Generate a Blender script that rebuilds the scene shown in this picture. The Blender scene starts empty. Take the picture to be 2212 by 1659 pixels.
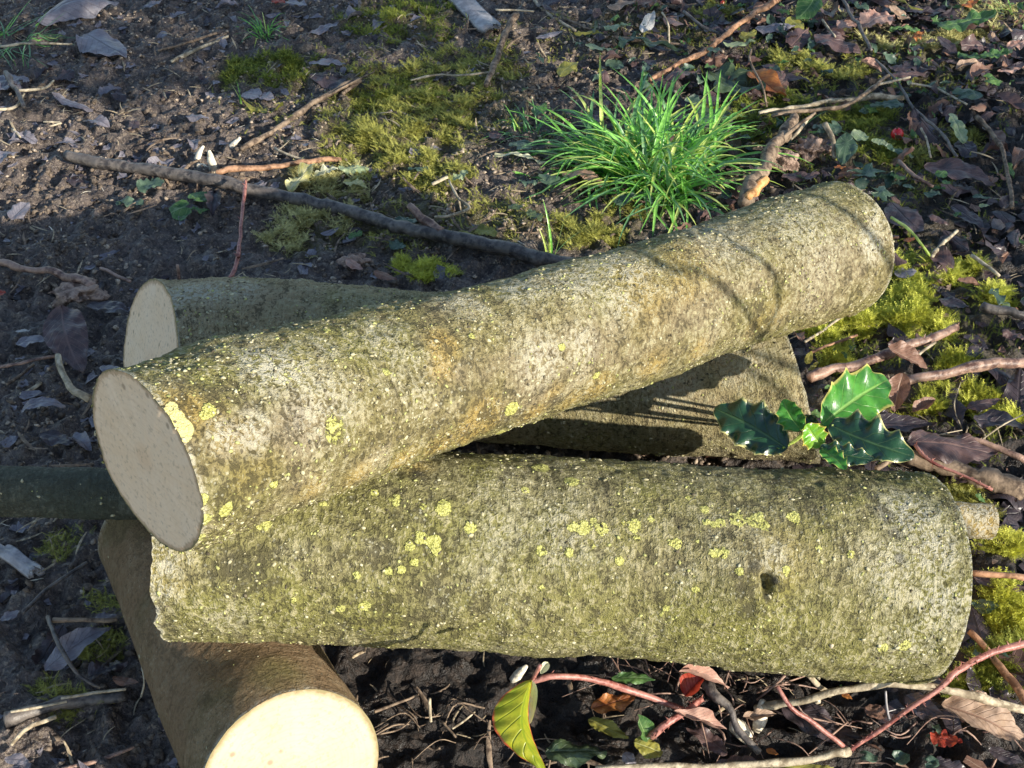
import bpy, math, random
import numpy as np
from mathutils import Vector
random.seed(7); RNG = np.random.default_rng(11)
SC = bpy.context.scene; COL = SC.collection
# ------------------------------------------------------------------ camera
CAMZ, PITCH, FPX = 0.76, math.radians(40), 1334.0
cam_d = bpy.data.cameras.new('camera'); cam = bpy.data.objects.new('camera', cam_d); COL.objects.link(cam)
cam.location = (0, 0, CAMZ); cam.rotation_euler = (math.radians(90) - PITCH, 0, 0)
cam_d.angle = 2*math.atan(512/FPX); cam_d.clip_start = 0.02; cam_d.clip_end = 300
SC.camera = cam
# ------------------------------------------------------------------ light
SUN_AZ = math.radians(-40); SUN_EL = math.radians(20)       # towards the sun: right and a little to the camera's side
sdir = Vector((math.cos(SUN_EL)*math.cos(SUN_AZ), math.cos(SUN_EL)*math.sin(SUN_AZ), math.sin(SUN_EL)))
w = bpy.data.worlds.new('World'); SC.world = w; w.use_nodes = True
nt = w.node_tree; bg = nt.nodes['Background']; sky = nt.nodes.new('ShaderNodeTexSky')
sky.sky_type = 'NISHITA'; sky.sun_disc = False; sky.sun_elevation = SUN_EL; sky.sun_rotation = math.pi/2 - SUN_AZ
sky.air_density = 1.0; sky.dust_density = 0.4
nt.links.new(sky.outputs[0], bg.inputs[0]); bg.inputs[1].default_value = 0.15
sl = bpy.data.lights.new('sun', 'SUN'); sl.energy = 5.0; sl.angle = math.radians(0.55); sl.color = (1, 0.93, 0.80)
so = bpy.data.objects.new('sun', sl); COL.objects.link(so)
so.rotation_euler = sdir.to_track_quat('Z', 'Y').to_euler(); so.location = (2, -1, 2)
SC.view_settings.view_transform = 'Standard'; SC.view_settings.look = 'None'
SC.view_settings.exposure = 0.62; SC.view_settings.gamma = 1
SC.render.engine = 'CYCLES'
# ------------------------------------------------------------------ maths helpers
FWD = np.array([0, math.cos(PITCH), -math.sin(PITCH)]); UPV = np.array([0, math.sin(PITCH), math.cos(PITCH)])
RGT = np.array([1.0, 0, 0]); CAM = np.array([0, 0, CAMZ])
def ray(px, py): return FWD + RGT*(px-512)/FPX + UPV*(384-py)/FPX
def pt(px, py, d): return CAM + ray(px, py)*d
def cr(cx, cy, zx, zy): return (cx*341.333 + zx*0.154312, cy*256 + zy*0.154312)   # crop notes -> 1024 px
def _h(ix, iy, iz, s):
    n = (ix*73856093) ^ (iy*19349663) ^ (iz*83492791) ^ (s*2654435761)
    n = (n ^ (n >> 13)) * 1274126177; n = n ^ (n >> 16)
    return (n & 0xffffff)/float(0xffffff)
def vnoise(P, s=0):
    P = np.asarray(P, float); i = np.floor(P).astype(np.int64); f = P - i; f = f*f*(3-2*f)
    x, y, z = i[:, 0], i[:, 1], i[:, 2]; r = 0
    for dx in (0, 1):
        for dy in (0, 1):
            for dz in (0, 1):
                wgt = (f[:, 0] if dx else 1-f[:, 0])*(f[:, 1] if dy else 1-f[:, 1])*(f[:, 2] if dz else 1-f[:, 2])
                r = r + wgt*_h(x+dx, y+dy, z+dz, s)
    return r*2-1
def fbm(P, o=4, s=0, g=0.5):
    r = 0; a = 1; t = 0; P = np.asarray(P, float)
    for k in range(o): r = r + a*vnoise(P*(2.03**k)+k*17.3, s+k); t += a; a *= g
    return r/t
def sstep(a, b, x): t = np.clip((x-a)/(b-a), 0, 1); return t*t*(3-2*t)
def hf_arr(X, Y, fine=True):
    P = np.stack([X, Y, 0*X], 1)
    h = 0.010*fbm(P*5, 3, 3)
    if fine:
        r = fbm(P*38, 3, 9)
        h = h + 0.0110*(1-np.abs(r)*2.2) * 0.8 - 0.0065 + 0.0085*fbm(P*85, 3, 21)
        h = h + 0.004*np.clip(fbm(P*210, 2, 31), 0, 1)
    return h - 0.003
def hf(x, y): return float(hf_arr(np.array([float(x)]), np.array([float(y)]))[0])
def hs(x, y): return float(hf_arr(np.array([float(x)]), np.array([float(y)]), False)[0])
F2 = 0.46293     # 2212 px notes -> 1024 px
def gp(px, py, lift=0.0):
    z = lift; r = ray(px, py)
    for _ in range(4):
        d = (CAMZ - z)/(-r[2]); p = CAM + r*d; z = hs(p[0], p[1]) + lift
    return CAM + r*((CAMZ - z)/(-r[2]))
# ------------------------------------------------------------------ object helpers
def tag(o, label=None, cat=None, group=None, kind=None):
    if label: o['label'] = label
    if cat: o['category'] = cat
    if group: o['group'] = group
    if kind: o['kind'] = kind
    return o
def empty(name, loc):
    o = bpy.data.objects.new(name, None); COL.objects.link(o); o.location = loc; o.empty_display_size = 0.02; return o
def fmesh(name, V, F, mat, parent=None, smooth=True, attrs=None, uv=None, origin=None):
    """one mesh object from arrays; world coordinates in, origin at the first vertex or the given point"""
    V = np.asarray(V, float)
    if origin is None: origin = V[0] if parent is None else (0, 0, 0)
    org = np.asarray(origin, float)
    me = bpy.data.meshes.new(name)
    Fs = F if isinstance(F, list) else [F]
    Fs = [np.asarray(f, np.int32) for f in Fs if len(f)]
    nl = sum(f.size for f in Fs); npoly = sum(len(f) for f in Fs)
    me.vertices.add(len(V)); me.loops.add(nl); me.polygons.add(npoly)
    off = np.array(parent.location) if parent is not None else org
    me.vertices.foreach_set('co', (V-off).astype(np.float32).ravel())
    li = np.concatenate([f.ravel() for f in Fs]); me.loops.foreach_set('vertex_index', li)
    st = []; c = 0
    for f in Fs:
        k = f.shape[1]; st.append(c+np.arange(len(f))*k); c += f.size
    me.polygons.foreach_set('loop_start', np.concatenate(st).astype(np.int32))
    if smooth: me.polygons.foreach_set('use_smooth', np.ones(npoly, bool))
    me.update(calc_edges=True)
    for k, a in (attrs or {}).items():
        at = me.attributes.new(k, 'FLOAT', 'POINT'); at.data.foreach_set('value', np.asarray(a, np.float32))
    if uv is not None:
        ul = me.uv_layers.new(name='UVMap'); ul.data.foreach_set('uv', np.asarray(uv, np.float32)[li].ravel())
    for m in (mat if isinstance(mat, list) else [mat]): me.materials.append(m)
    o = bpy.data.objects.new(name, me); COL.objects.link(o)
    if parent is not None: o.parent = parent
    else: o.location = org
    return o
# ------------------------------------------------------------------ node helpers
def mat_new(name):
    m = bpy.data.materials.new(name); m.use_nodes = True; t = m.node_tree
    return m, t, t.nodes['Principled BSDF'], t.nodes['Material Output']
class NT:
    def __init__(s, t): s.t = t
    def n(s, typ, **kw):
        o = s.t.nodes.new(typ)
        for k, v in kw.items(): setattr(o, k, v)
        return o
    def L(s, a, b): s.t.links.new(a, b)
    def noise(s, vec, scale, detail=4, rough=0.55, dist=0.0):
        o = s.n('ShaderNodeTexNoise'); o.inputs['Scale'].default_value = scale; o.inputs['Detail'].default_value = detail
        o.inputs['Roughness'].default_value = rough; o.inputs['Distortion'].default_value = dist; s.L(vec, o.inputs['Vector']); return o.outputs['Fac']
    def vor(s, vec, scale, feat='F1', rnd=1.0):
        o = s.n('ShaderNodeTexVoronoi', feature=feat); o.inputs['Scale'].default_value = scale; o.inputs['Randomness'].default_value = rnd; s.L(vec, o.inputs['Vector']); return o
    def ramp(s, f, a, b, ca=0.0, cb=1.0):
        o = s.n('ShaderNodeMapRange'); o.inputs['From Min'].default_value = a; o.inputs['From Max'].default_value = b
        o.inputs['To Min'].default_value = ca; o.inputs['To Max'].default_value = cb; o.interpolation_type = 'SMOOTHSTEP'; s.L(f, o.inputs['Value']); return o.outputs[0]
    def math(s, op, a, b=None, c=None):
        o = s.n('ShaderNodeMath', operation=op)
        for i, x in enumerate((a, b, c)):
            if x is None: continue
            if isinstance(x, (int, float)): o.inputs[i].default_value = x
            else: s.L(x, o.inputs[i])
        return o.outputs[0]
    def mix(s, f, a, b, mode='MIX'):
        o = s.n('ShaderNodeMix', data_type='RGBA', blend_type=mode)
        for sock, x in ((o.inputs[0], f), (o.inputs[6], a), (o.inputs[7], b)):
            if isinstance(x, (int, float)): sock.default_value = x
            elif isinstance(x, tuple): sock.default_value = (*x, 1)
            else: s.L(x, sock)
        return o.outputs[2]
    def attr(s, name):
        o = s.n('ShaderNodeAttribute', attribute_name=name); return o.outputs['Fac']
    def bump(s, h, strength, dist, normal=None):
        o = s.n('ShaderNodeBump'); o.inputs['Strength'].default_value = strength; o.inputs['Distance'].default_value = dist
        s.L(h, o.inputs['Height'])
        if normal is not None: s.L(normal, o.inputs['Normal'])
        return o.outputs[0]
def bark_mat(name, base, olive, pale, speck=1.0, dark=(0.03, 0.026, 0.015), crust=(0.44, 0.395, 0.24), sc=1.0):
    m, t, b, out = mat_new(name); N = NT(t); tc = N.n('ShaderNodeTexCoord').outputs['Object']
    n1 = N.noise(tc, 14*sc, 4, 0.6); n2 = N.noise(tc, 33*sc, 5, 0.6, 0.6); n3 = N.noise(tc, 290*sc, 4, 0.62, 0.8); n4 = N.noise(tc, 900*sc, 2, 0.6)
    n5 = N.noise(tc, 75*sc, 4, 0.6)
    uvn = N.n('ShaderNodeTexCoord').outputs['UV']; mp = N.n('ShaderNodeMapping'); mp.inputs['Scale'].default_value = (1, 0.22, 1); N.L(uvn, mp.inputs['Vector'])
    st = N.noise(mp.outputs[0], 330, 4, 0.65, 0.4); big = N.noise(tc, 7*sc, 3, 0.5)
    c = N.mix(N.ramp(n1, 0.40, 0.60), base, olive)
    c = N.mix(N.math('MULTIPLY', N.ramp(big, 0.5, 0.7), 0.25), c, (base[0]*.55, base[1]*.55, base[2]*.5))
    c = N.mix(N.math('MULTIPLY', N.ramp(n2, 0.50, 0.68), 0.75), c, pale)
    g = N.attr('green'); c = N.mix(N.math('MULTIPLY', g, N.ramp(n5, 0.3, 0.6, 0.45, 1.0)), c, (0.21, 0.20, 0.055))
    oc = N.attr('ochre'); c = N.mix(N.math('MULTIPLY', oc, N.ramp(n5, 0.3, 0.62, 0.3, 0.95)), c, (0.42, 0.29, 0.085))
    # light crust specks and dark pits
    pl = N.attr('pale'); dk = N.attr('dark')
    th = N.math('ADD', N.math('ADD', N.math('MULTIPLY', n3, 0.62), N.math('MULTIPLY', st, 0.38)), N.math('MULTIPLY', N.math('SUBTRACT', n5, 0.5), 0.35))
    th = N.math('ADD', th, N.math('MULTIPLY', pl, 0.09)); th = N.math('SUBTRACT', th, N.math('MULTIPLY', dk, 0.18))
    c = N.mix(N.math('MULTIPLY', N.ramp(th, 0.525, 0.58), 0.70*speck), c, crust)
    c = N.mix(N.math('MULTIPLY', N.ramp(th, 0.475, 0.415), 0.62*min(1, speck+.2)), c, dark)
    v = N.vor(tc, 300*sc); c = N.mix(N.math('MULTIPLY', N.ramp(v.outputs['Distance'], 0.30, 0.16), N.math('MULTIPLY', N.ramp(n2, 0.42, 0.62), 0.55*speck)), c, (0.56, 0.54, 0.40))
    c = N.mix(N.math('MULTIPLY', N.ramp(dk, 0.2, 1.0), N.ramp(n5, 0.35, 0.6, 0.5, 0.95)), c, (0.045, 0.042, 0.03))
    pf = N.math('MULTIPLY', pl, N.ramp(n3, 0.42, 0.56)); c = N.mix(N.math('MULTIPLY', pf, 0.55), c, (0.60, 0.58, 0.50))
    ba = N.attr('bare'); c = N.mix(N.ramp(ba, 0.4, 0.6), c, (0.80, 0.70, 0.28))
    li = N.attr('lich'); lf = N.ramp(N.math('ADD', li, N.math('MULTIPLY', N.math('SUBTRACT', n3, 0.5), 1.7)), 0.45, 0.62)
    lc = N.mix(N.ramp(n4, 0.35, 0.65), (0.36, 0.36, 0.08), (0.72, 0.70, 0.24)); c = N.mix(N.math('MULTIPLY', lf, 0.85), c, lc)
    N.L(c, b.inputs['Base Color']); b.inputs['Roughness'].default_value = 0.88; b.inputs['Specular IOR Level'].default_value = 0.25
    hgt = N.math('ADD', N.math('MULTIPLY', th, 1.5), N.math('MULTIPLY', n4, 0.4)); hgt = N.math('ADD', hgt, N.math('MULTIPLY', lf, 0.4))
    nb = N.bump(hgt, 1.0, 0.0034); nb2 = N.bump(n5, 0.5, 0.003, nb); N.L(nb2, b.inputs['Normal'])
    return m
def wood_mat(name, c1, c2, ctr):
    m, t, b, out = mat_new(name); N = NT(t); tc = N.n('ShaderNodeTexCoord').outputs['Object']
    r = N.attr('rad'); n = N.noise(tc, 30, 4, 0.6); f = N.noise(tc, 320, 3, 0.6)
    rr = N.math('ADD', r, N.math('MULTIPLY', n, 0.10)); rings = N.math('SINE', N.math('MULTIPLY', rr, 85))
    c = N.mix(N.ramp(n, 0.3, 0.7), c1, c2)
    c = N.mix(N.math('MULTIPLY', N.ramp(rings, 0.2, 1.0), 0.07), c, (c1[0]*0.62, c1[1]*0.5, c1[2]*0.36))
    c = N.mix(N.math('MULTIPLY', N.ramp(N.math('ADD', r, N.math('MULTIPLY', N.noise(tc, 55, 3), 0.35)), 0.42, 0.16), 0.3), c, ctr)
    sp = N.vor(tc, 62); c = N.mix(N.math('MULTIPLY', N.ramp(sp.outputs['Distance'], 0.16, 0.06), 0.55), c, (0.20, 0.12, 0.07))
    c = N.mix(N.math('MULTIPLY', N.ramp(f, 0.54, 0.68), 0.35), c, (0.30, 0.2, 0.12))
    mw = N.n('ShaderNodeMapping'); mw.inputs['Scale'].default_value = (1, 1, 9); mw.inputs['Rotation'].default_value = (.3, .5, 0); N.L(tc, mw.inputs['Vector']); sw = N.noise(mw.outputs[0], 60, 3, 0.6)
    c = N.mix(N.math('MULTIPLY', N.ramp(sw, 0.52, 0.68), 0.16), c, (c1[0]*.6, c1[1]*.5, c1[2]*.4))
    rr = N.math('ADD', rr, N.math('MULTIPLY', N.math('SUBTRACT', N.noise(tc, 190, 3, 0.7), 0.5), 0.10))
    c = N.mix(N.math('MULTIPLY', N.ramp(rr, 0.975, 1.01), 0.6), c, (0.40, 0.24, 0.12))
    c = N.mix(N.ramp(rr, 1.015, 1.045), c, (0.27, 0.22, 0.11))
    N.L(c, b.inputs['Base Color']); b.inputs['Roughness'].default_value = 0.8; b.inputs['Specular IOR Level'].default_value = 0.2
    wv = N.n('ShaderNodeTexWave'); wv.inputs['Scale'].default_value = 45; wv.inputs['Distortion'].default_value = 3; wv.inputs['Detail'].default_value = 3; N.L(tc, wv.inputs['Vector'])
    N.L(N.bump(N.math('ADD', wv.outputs['Fac'], f), 0.22, 0.0004), b.inputs['Normal'])
    return m
def simple_mat(name, c1, c2, scale=60, rough=0.8, bump=0.4, bscale=300, spec=0.3, trans=0.0, dist=0.0015, th=(0.38, 0.62)):
    m, t, b, out = mat_new(name); N = NT(t); tc = N.n('ShaderNodeTexCoord').outputs['Object']
    n = N.noise(tc, scale, 4, 0.6); f = N.noise(tc, bscale, 3, 0.6)
    c = N.mix(N.ramp(n, *th), c1, c2); c = N.mix(N.ramp(f, 0.42, 0.7), c, (min(1, c2[0]*1.35), min(1, c2[1]*1.35), min(1, c2[2]*1.35)))
    N.L(c, b.inputs['Base Color']); b.inputs['Roughness'].default_value = rough; b.inputs['Specular IOR Level'].default_value = spec
    N.L(N.bump(f, bump, dist), b.inputs['Normal'])
    if trans > 0: translu(N, b, out, c, trans)
    return m
def translu(N, b, out, c, k):
    tr = N.n('ShaderNodeBsdfTranslucent'); N.L(c, tr.inputs['Color']); ms = N.n('ShaderNodeMixShader'); ms.inputs[0].default_value = k
    N.L(b.outputs[0], ms.inputs[1]); N.L(tr.outputs[0], ms.inputs[2]); N.L(ms.outputs[0], out.inputs['Surface'])
def leaf_mat(name, c1, c2, vein, nv=9, rough=0.5, edge=None, trans=0.15, spots=None, veinw=0.10, radial=False, spec=0.5):
    m, t, b, out = mat_new(name); N = NT(t); tcn = N.n('ShaderNodeTexCoord'); uv = tcn.outputs['UV']; tc = tcn.outputs['Object']
    sp = N.n('ShaderNodeSeparateXYZ'); N.L(uv, sp.inputs[0]); u = sp.outputs[0]; v = sp.outputs[1]
    av = N.math('ABSOLUTE', N.math('MULTIPLY', N.math('SUBTRACT', v, 0.5), 2.0))
    n = N.noise(tc, 90, 4, 0.6); f = N.noise(tc, 420, 3, 0.6)
    c = N.mix(N.ramp(n, 0.36, 0.64), c1, c2)
    if radial:
        ang = N.math('ARCTAN2', N.math('SUBTRACT', v, 0.5), N.math('SUBTRACT', u, 0.25)); vv = N.math('ABSOLUTE', N.math('SINE', N.math('MULTIPLY', ang, nv*0.5)))
        vein_f = N.ramp(vv, veinw, 0.0)
    else:
        fr = N.math('FRACT', N.math('MULTIPLY', N.math('SUBTRACT', u, N.math('MULTIPLY', av, 0.28)), float(nv)))
        side = N.ramp(N.math('ABSOLUTE', N.math('SUBTRACT', fr, 0.5)), veinw, 0.0)
        mid = N.ramp(av, 0.09, 0.02); vein_f = N.math('MAXIMUM', N.math('MULTIPLY', side, 0.7), mid)
    c = N.mix(N.math('MULTIPLY', vein_f, 0.75), c, vein)
    if edge: c = N.mix(N.ramp(N.math('ADD', av, N.math('MULTIPLY', N.math('SUBTRACT', n, 0.5), 0.3)), 0.86, 0.98), c, edge)
    if spots: c = N.mix(N.ramp(N.vor(tc, 120).outputs['Distance'], 0.22, 0.14), c, spots)
    c = N.mix(N.math('MULTIPLY', N.ramp(f, 0.55, 0.75), 0.4), c, (c1[0]*.4, c1[1]*.4, c1[2]*.4))
    N.L(c, b.inputs['Base Color']); b.inputs['Roughness'].default_value = rough; b.inputs['Specular IOR Level'].default_value = spec
    hh = N.math('ADD', N.math('MULTIPLY', vein_f, -0.8), n); N.L(N.bump(hh, 0.6, 0.0012), b.inputs['Normal'])
    translu(N, b, out, c, trans); return m
# ------------------------------------------------------------------ materials
M = {}
M['barkA'] = bark_mat('bark_lichen_upper', (0.245, 0.198, 0.115), (0.215, 0.18, 0.08), (0.35, 0.295, 0.185), 1.0)
M['barkB'] = bark_mat('bark_lichen_front', (0.215, 0.185, 0.105), (0.195, 0.175, 0.07), (0.29, 0.26, 0.175), 0.9)
M['barkC'] = bark_mat('bark_back', (0.34, 0.27, 0.155), (0.28, 0.235, 0.12), (0.40, 0.34, 0.21), 0.8)
M['barkE'] = bark_mat('bark_smooth', (0.25, 0.165, 0.09), (0.18, 0.135, 0.065), (0.32, 0.225, 0.13), 0.3, crust=(0.34, 0.3, 0.2))
M['barkF'] = bark_mat('bark_dark', (0.085, 0.09, 0.065), (0.08, 0.095, 0.07), (0.16, 0.165, 0.13), 0.35, crust=(0.3, 0.3, 0.22))
M['woodA'] = wood_mat('sawn_wood_grey', (0.90, 0.66, 0.43), (0.92, 0.71, 0.50), (0.74, 0.45, 0.24))
M['woodE'] = wood_mat('sawn_wood_cream', (0.54, 0.41, 0.285), (0.60, 0.47, 0.33), (0.48, 0.34, 0.22))
# ground
m, t, b, out = mat_new('mud'); N = NT(t); tc = N.n('ShaderNodeTexCoord').outputs['Object']
n1 = N.noise(tc, 7, 4); n2 = N.noise(tc, 60, 5, 0.65); n3 = N.noise(tc, 300, 4, 0.65); n4 = N.noise(tc, 140, 4, 0.6, 1.0)
hum = N.attr('humus'); cav = N.attr('cav')
c = N.mix(N.ramp(n2, 0.35, 0.65), (0.068, 0.053, 0.047), (0.155, 0.12, 0.102))
c = N.mix(N.math('MULTIPLY', N.ramp(n4, 0.5, 0.66), 0.75), c, (0.23, 0.18, 0.135))
c = N.mix(N.math('MULTIPLY', N.ramp(n3, 0.55, 0.66), 0.7), c, (0.38, 0.30, 0.22))
c = N.mix(N.math('MULTIPLY', N.ramp(n3, 0.45, 0.35), 0.7), c, (0.02, 0.016, 0.013))
c = N.mix(N.math('MULTIPLY', cav, N.ramp(n4, 0.35, 0.6, 0.3, 0.9)), c, (0.10, 0.085, 0.022))
c = N.mix(N.math('MULTIPLY', hum, 0.95), c, N.mix(N.ramp(n4, 0.4, 0.7), (0.012, 0.009, 0.007), (0.042, 0.027, 0.019)))
N.L(c, b.inputs['Base Color']); N.L(N.ramp(N.noise(tc, 26, 4), 0.4, 0.6, 0.30, 0.75), b.inputs['Roughness']); b.inputs['Specular IOR Level'].default_value = 0.55
N.L(N.bump(n3, 0.9, 0.003, N.bump(n4, 0.9, 0.006)), b.inputs['Normal']); M['mud'] = m
M['crumb'] = simple_mat('soil_crumb', (0.06, 0.045, 0.036), (0.17, 0.13, 0.095), 120, 0.85, 0.6)
M['straw'] = simple_mat('straw', (0.22, 0.16, 0.10), (0.42, 0.34, 0.22), 8, 0.7)
M['grainP'] = simple_mat('lichen_grain_pale', (0.33, 0.29, 0.16), (0.47, 0.43, 0.28), 90, 0.85, 0.2)
M['grainG'] = simple_mat('lichen_grain_green', (0.24, 0.24, 0.08), (0.42, 0.42, 0.16), 90, 0.85, 0.2)
M['grainD'] = simple_mat('bark_grain_dark', (0.05, 0.042, 0.025), (0.13, 0.11, 0.07), 90, 0.9, 0.2)
M['mossY'] = simple_mat('moss_yellow', (0.24, 0.25, 0.025), (0.62, 0.63, 0.11), 60, 0.6, 0.1, trans=0.25, th=(0.3, 0.65))
M['mossG'] = simple_mat('moss_green', (0.09, 0.12, 0.015), (0.28, 0.31, 0.05), 60, 0.6, 0.1, trans=0.25)
M['mossO'] = simple_mat('moss_olive', (0.15, 0.15, 0.03), (0.43, 0.42, 0.10), 60, 0.6, 0.1, trans=0.2)
M['mossP'] = simple_mat('moss_pale', (0.34, 0.30, 0.10), (0.62, 0.58, 0.26), 50, 0.6, 0.1, trans=0.2)
M['mossbed'] = simple_mat('moss_bed', (0.03, 0.03, 0.01), (0.085, 0.08, 0.02), 90, 0.9, 0.9, 300)
M['grass'] = simple_mat('grass_green', (0.15, 0.42, 0.06), (0.30, 0.62, 0.13), 25, 0.25, 0.15, 200, 0.6, 0.35)
M['grassY'] = simple_mat('grass_yellow', (0.40, 0.54, 0.08), (0.62, 0.70, 0.22), 25, 0.4, 0.15, 200, 0.6, 0.35)
M['grassD'] = simple_mat('grass_bluish', (0.09, 0.24, 0.08), (0.18, 0.36, 0.15), 25, 0.38, 0.15, 200, 0.6, 0.3)
M['stickG'] = simple_mat('stick_grey', (0.035, 0.030, 0.030), (0.13, 0.11, 0.095), 90, 0.5, 0.8, 160, 0.5)
M['stickB'] = simple_mat('stick_brown', (0.075, 0.05, 0.035), (0.24, 0.175, 0.12), 90, 0.75, 0.8, 160)
M['stickP'] = simple_mat('stick_pale', (0.20, 0.155, 0.10), (0.44, 0.37, 0.26), 90, 0.75, 0.8, 160)
M['stickR'] = simple_mat('stick_reddish', (0.09, 0.045, 0.035), (0.30, 0.19, 0.14), 70, 0.5, 0.8, 160, 0.5)
M['stickO'] = simple_mat('stick_orange', (0.13, 0.065, 0.035), (0.34, 0.19, 0.11), 80, 0.6, 0.6, 160)
M['bramble'] = simple_mat('bramble_skin', (0.20, 0.055, 0.045), (0.38, 0.17, 0.135), 80, 0.45, 0.3, 300, 0.5)
M['bluegrey'] = simple_mat('weathered_grey', (0.16, 0.15, 0.16), (0.30, 0.28, 0.28), 20, 0.45, 0.5, 120, 0.6)
M['chip'] = simple_mat('wood_chip', (0.55, 0.46, 0.34), (0.78, 0.70, 0.56), 60, 0.7)
M['inner'] = simple_mat('inner_wood', (0.50, 0.22, 0.07), (0.62, 0.34, 0.14), 60, 0.7, 0.8, 150)
M['berry'] = simple_mat('berry_red', (0.55, 0.01, 0.015), (0.66, 0.03, 0.03), 30, 0.18, 0.05, 300, 0.6)
M['sepal'] = simple_mat('sepal', (0.05, 0.03, 0.02), (0.10, 0.07, 0.04), 60)
LM = {
 'bluegrey': leaf_mat('leaf_bluegrey', (0.17, 0.15, 0.17), (0.25, 0.23, 0.25), (0.12, 0.10, 0.11), 9, 0.42, trans=0.05),
 'purple': leaf_mat('leaf_purple', (0.06, 0.036, 0.036), (0.125, 0.075, 0.068), (0.20, 0.12, 0.10), 10, 0.42, trans=0.05),
 'dark': leaf_mat('leaf_dark', (0.035, 0.028, 0.032), (0.075, 0.055, 0.06), (0.03, 0.02, 0.02), 9, 0.35, trans=0.03),
 'brown': leaf_mat('leaf_brown', (0.17, 0.085, 0.055), (0.29, 0.16, 0.11), (0.40, 0.26, 0.18), 10, 0.5, trans=0.12),
 'tan': leaf_mat('leaf_tan', (0.34, 0.22, 0.14), (0.50, 0.35, 0.25), (0.26, 0.14, 0.09), 10, 0.6, trans=0.15),
 'pink': leaf_mat('leaf_pink', (0.38, 0.20, 0.15), (0.55, 0.34, 0.26), (0.62, 0.44, 0.34), 12, 0.55, trans=0.15),
 'orange': leaf_mat('leaf_orange', (0.38, 0.11, 0.03), (0.55, 0.22, 0.06), (0.25, 0.07, 0.03), 8, 0.45, trans=0.25),
 'red': leaf_mat('leaf_red', (0.38, 0.045, 0.025), (0.50, 0.08, 0.04), (0.25, 0.03, 0.02), 8, 0.4, trans=0.3),
 'green': leaf_mat('leaf_green', (0.05, 0.13, 0.035), (0.12, 0.22, 0.06), (0.25, 0.36, 0.14), 7, 0.45, trans=0.2),
 'teal': leaf_mat('leaf_teal', (0.045, 0.085, 0.055), (0.09, 0.14, 0.09), (0.16, 0.23, 0.15), 7, 0.42, trans=0.15, radial=True),
 'ivy': leaf_mat('leaf_ivy', (0.06, 0.105, 0.06), (0.10, 0.16, 0.09), (0.42, 0.48, 0.34), 10, 0.4, trans=0.1, radial=True, veinw=0.16),
 'palegreen': leaf_mat('leaf_palegreen', (0.24, 0.32, 0.16), (0.36, 0.42, 0.24), (0.48, 0.52, 0.34), 8, 0.5, trans=0.15),
 'darkgreen': leaf_mat('leaf_darkgreen', (0.035, 0.06, 0.03), (0.07, 0.10, 0.045), (0.10, 0.13, 0.06), 7, 0.35, trans=0.08),
 'olive': leaf_mat('leaf_olive', (0.20, 0.20, 0.04), (0.34, 0.31, 0.06), (0.40, 0.40, 0.15), 8, 0.5, trans=0.2),
 'yellow': leaf_mat('leaf_yellow', (0.55, 0.50, 0.16), (0.70, 0.66, 0.34), (0.8, 0.76, 0.5), 7, 0.5, trans=0.25),
 'white': leaf_mat('leaf_white', (0.45, 0.43, 0.40), (0.62, 0.60, 0.55), (0.3, 0.28, 0.26), 8, 0.45, trans=0.1),
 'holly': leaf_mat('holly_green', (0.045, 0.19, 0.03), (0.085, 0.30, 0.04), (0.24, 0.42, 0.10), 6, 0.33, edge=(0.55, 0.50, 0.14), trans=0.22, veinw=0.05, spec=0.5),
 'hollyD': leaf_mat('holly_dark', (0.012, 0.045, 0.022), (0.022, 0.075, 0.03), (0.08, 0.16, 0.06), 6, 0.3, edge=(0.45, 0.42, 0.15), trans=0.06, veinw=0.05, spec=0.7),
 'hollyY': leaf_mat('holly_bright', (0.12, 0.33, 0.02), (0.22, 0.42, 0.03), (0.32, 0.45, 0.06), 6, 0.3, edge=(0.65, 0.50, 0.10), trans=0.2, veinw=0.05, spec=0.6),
 'dogwood': leaf_mat('leaf_red_yellow', (0.34, 0.40, 0.02), (0.46, 0.46, 0.03), (0.18, 0.26, 0.01), 7, 0.4, edge=(0.62, 0.12, 0.05), trans=0.3),
 'cream': leaf_mat('leaf_cream', (0.62, 0.62, 0.40), (0.72, 0.70, 0.48), (0.5, 0.5, 0.3), 7, 0.5, trans=0.2),
}
# ------------------------------------------------------------------ ground sheet
def axis(a, b, n, far):
    c = np.linspace(a, b, n); s = c[1]-c[0]; ext = []; x = 0
    while x < far: s *= 1.22; x += s; ext.append(x)
    ext = np.array(ext); return np.concatenate([a-ext[::-1], c, b+ext])
gx = axis(-0.86, 0.86, 720, 60); gy = axis(0.36, 1.98, 680, 60)
GX, GY = np.meshgrid(gx, gy); X = GX.ravel(); Y = GY.ravel()
Z = hf_arr(X, Y); far = np.maximum(np.abs(X)-1.0, np.maximum(Y-2.2, -0.2-Y)); fk = sstep(0, 6, far)
Z = Z + fk*0.15*fbm(np.stack([X, Y, 0*X], 1)*0.25, 3, 44)
nx, ny = len(gx), len(gy); I = (np.arange(ny-1)[:, None]*nx + np.arange(nx-1)[None, :]).ravel()
F = np.stack([I, I+1, I+nx+1, I+nx], 1)
PN = np.stack([X, Y, 0*X], 1); hum = sstep(-0.05, 0.30, X + 0.12*fbm(PN*4, 3, 70) - 0.10*(Y-0.8)); hum = np.maximum(hum, sstep(0.66, 0.60, Y)*sstep(-0.22, -0.12, X))
mossy = 0*X
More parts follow.
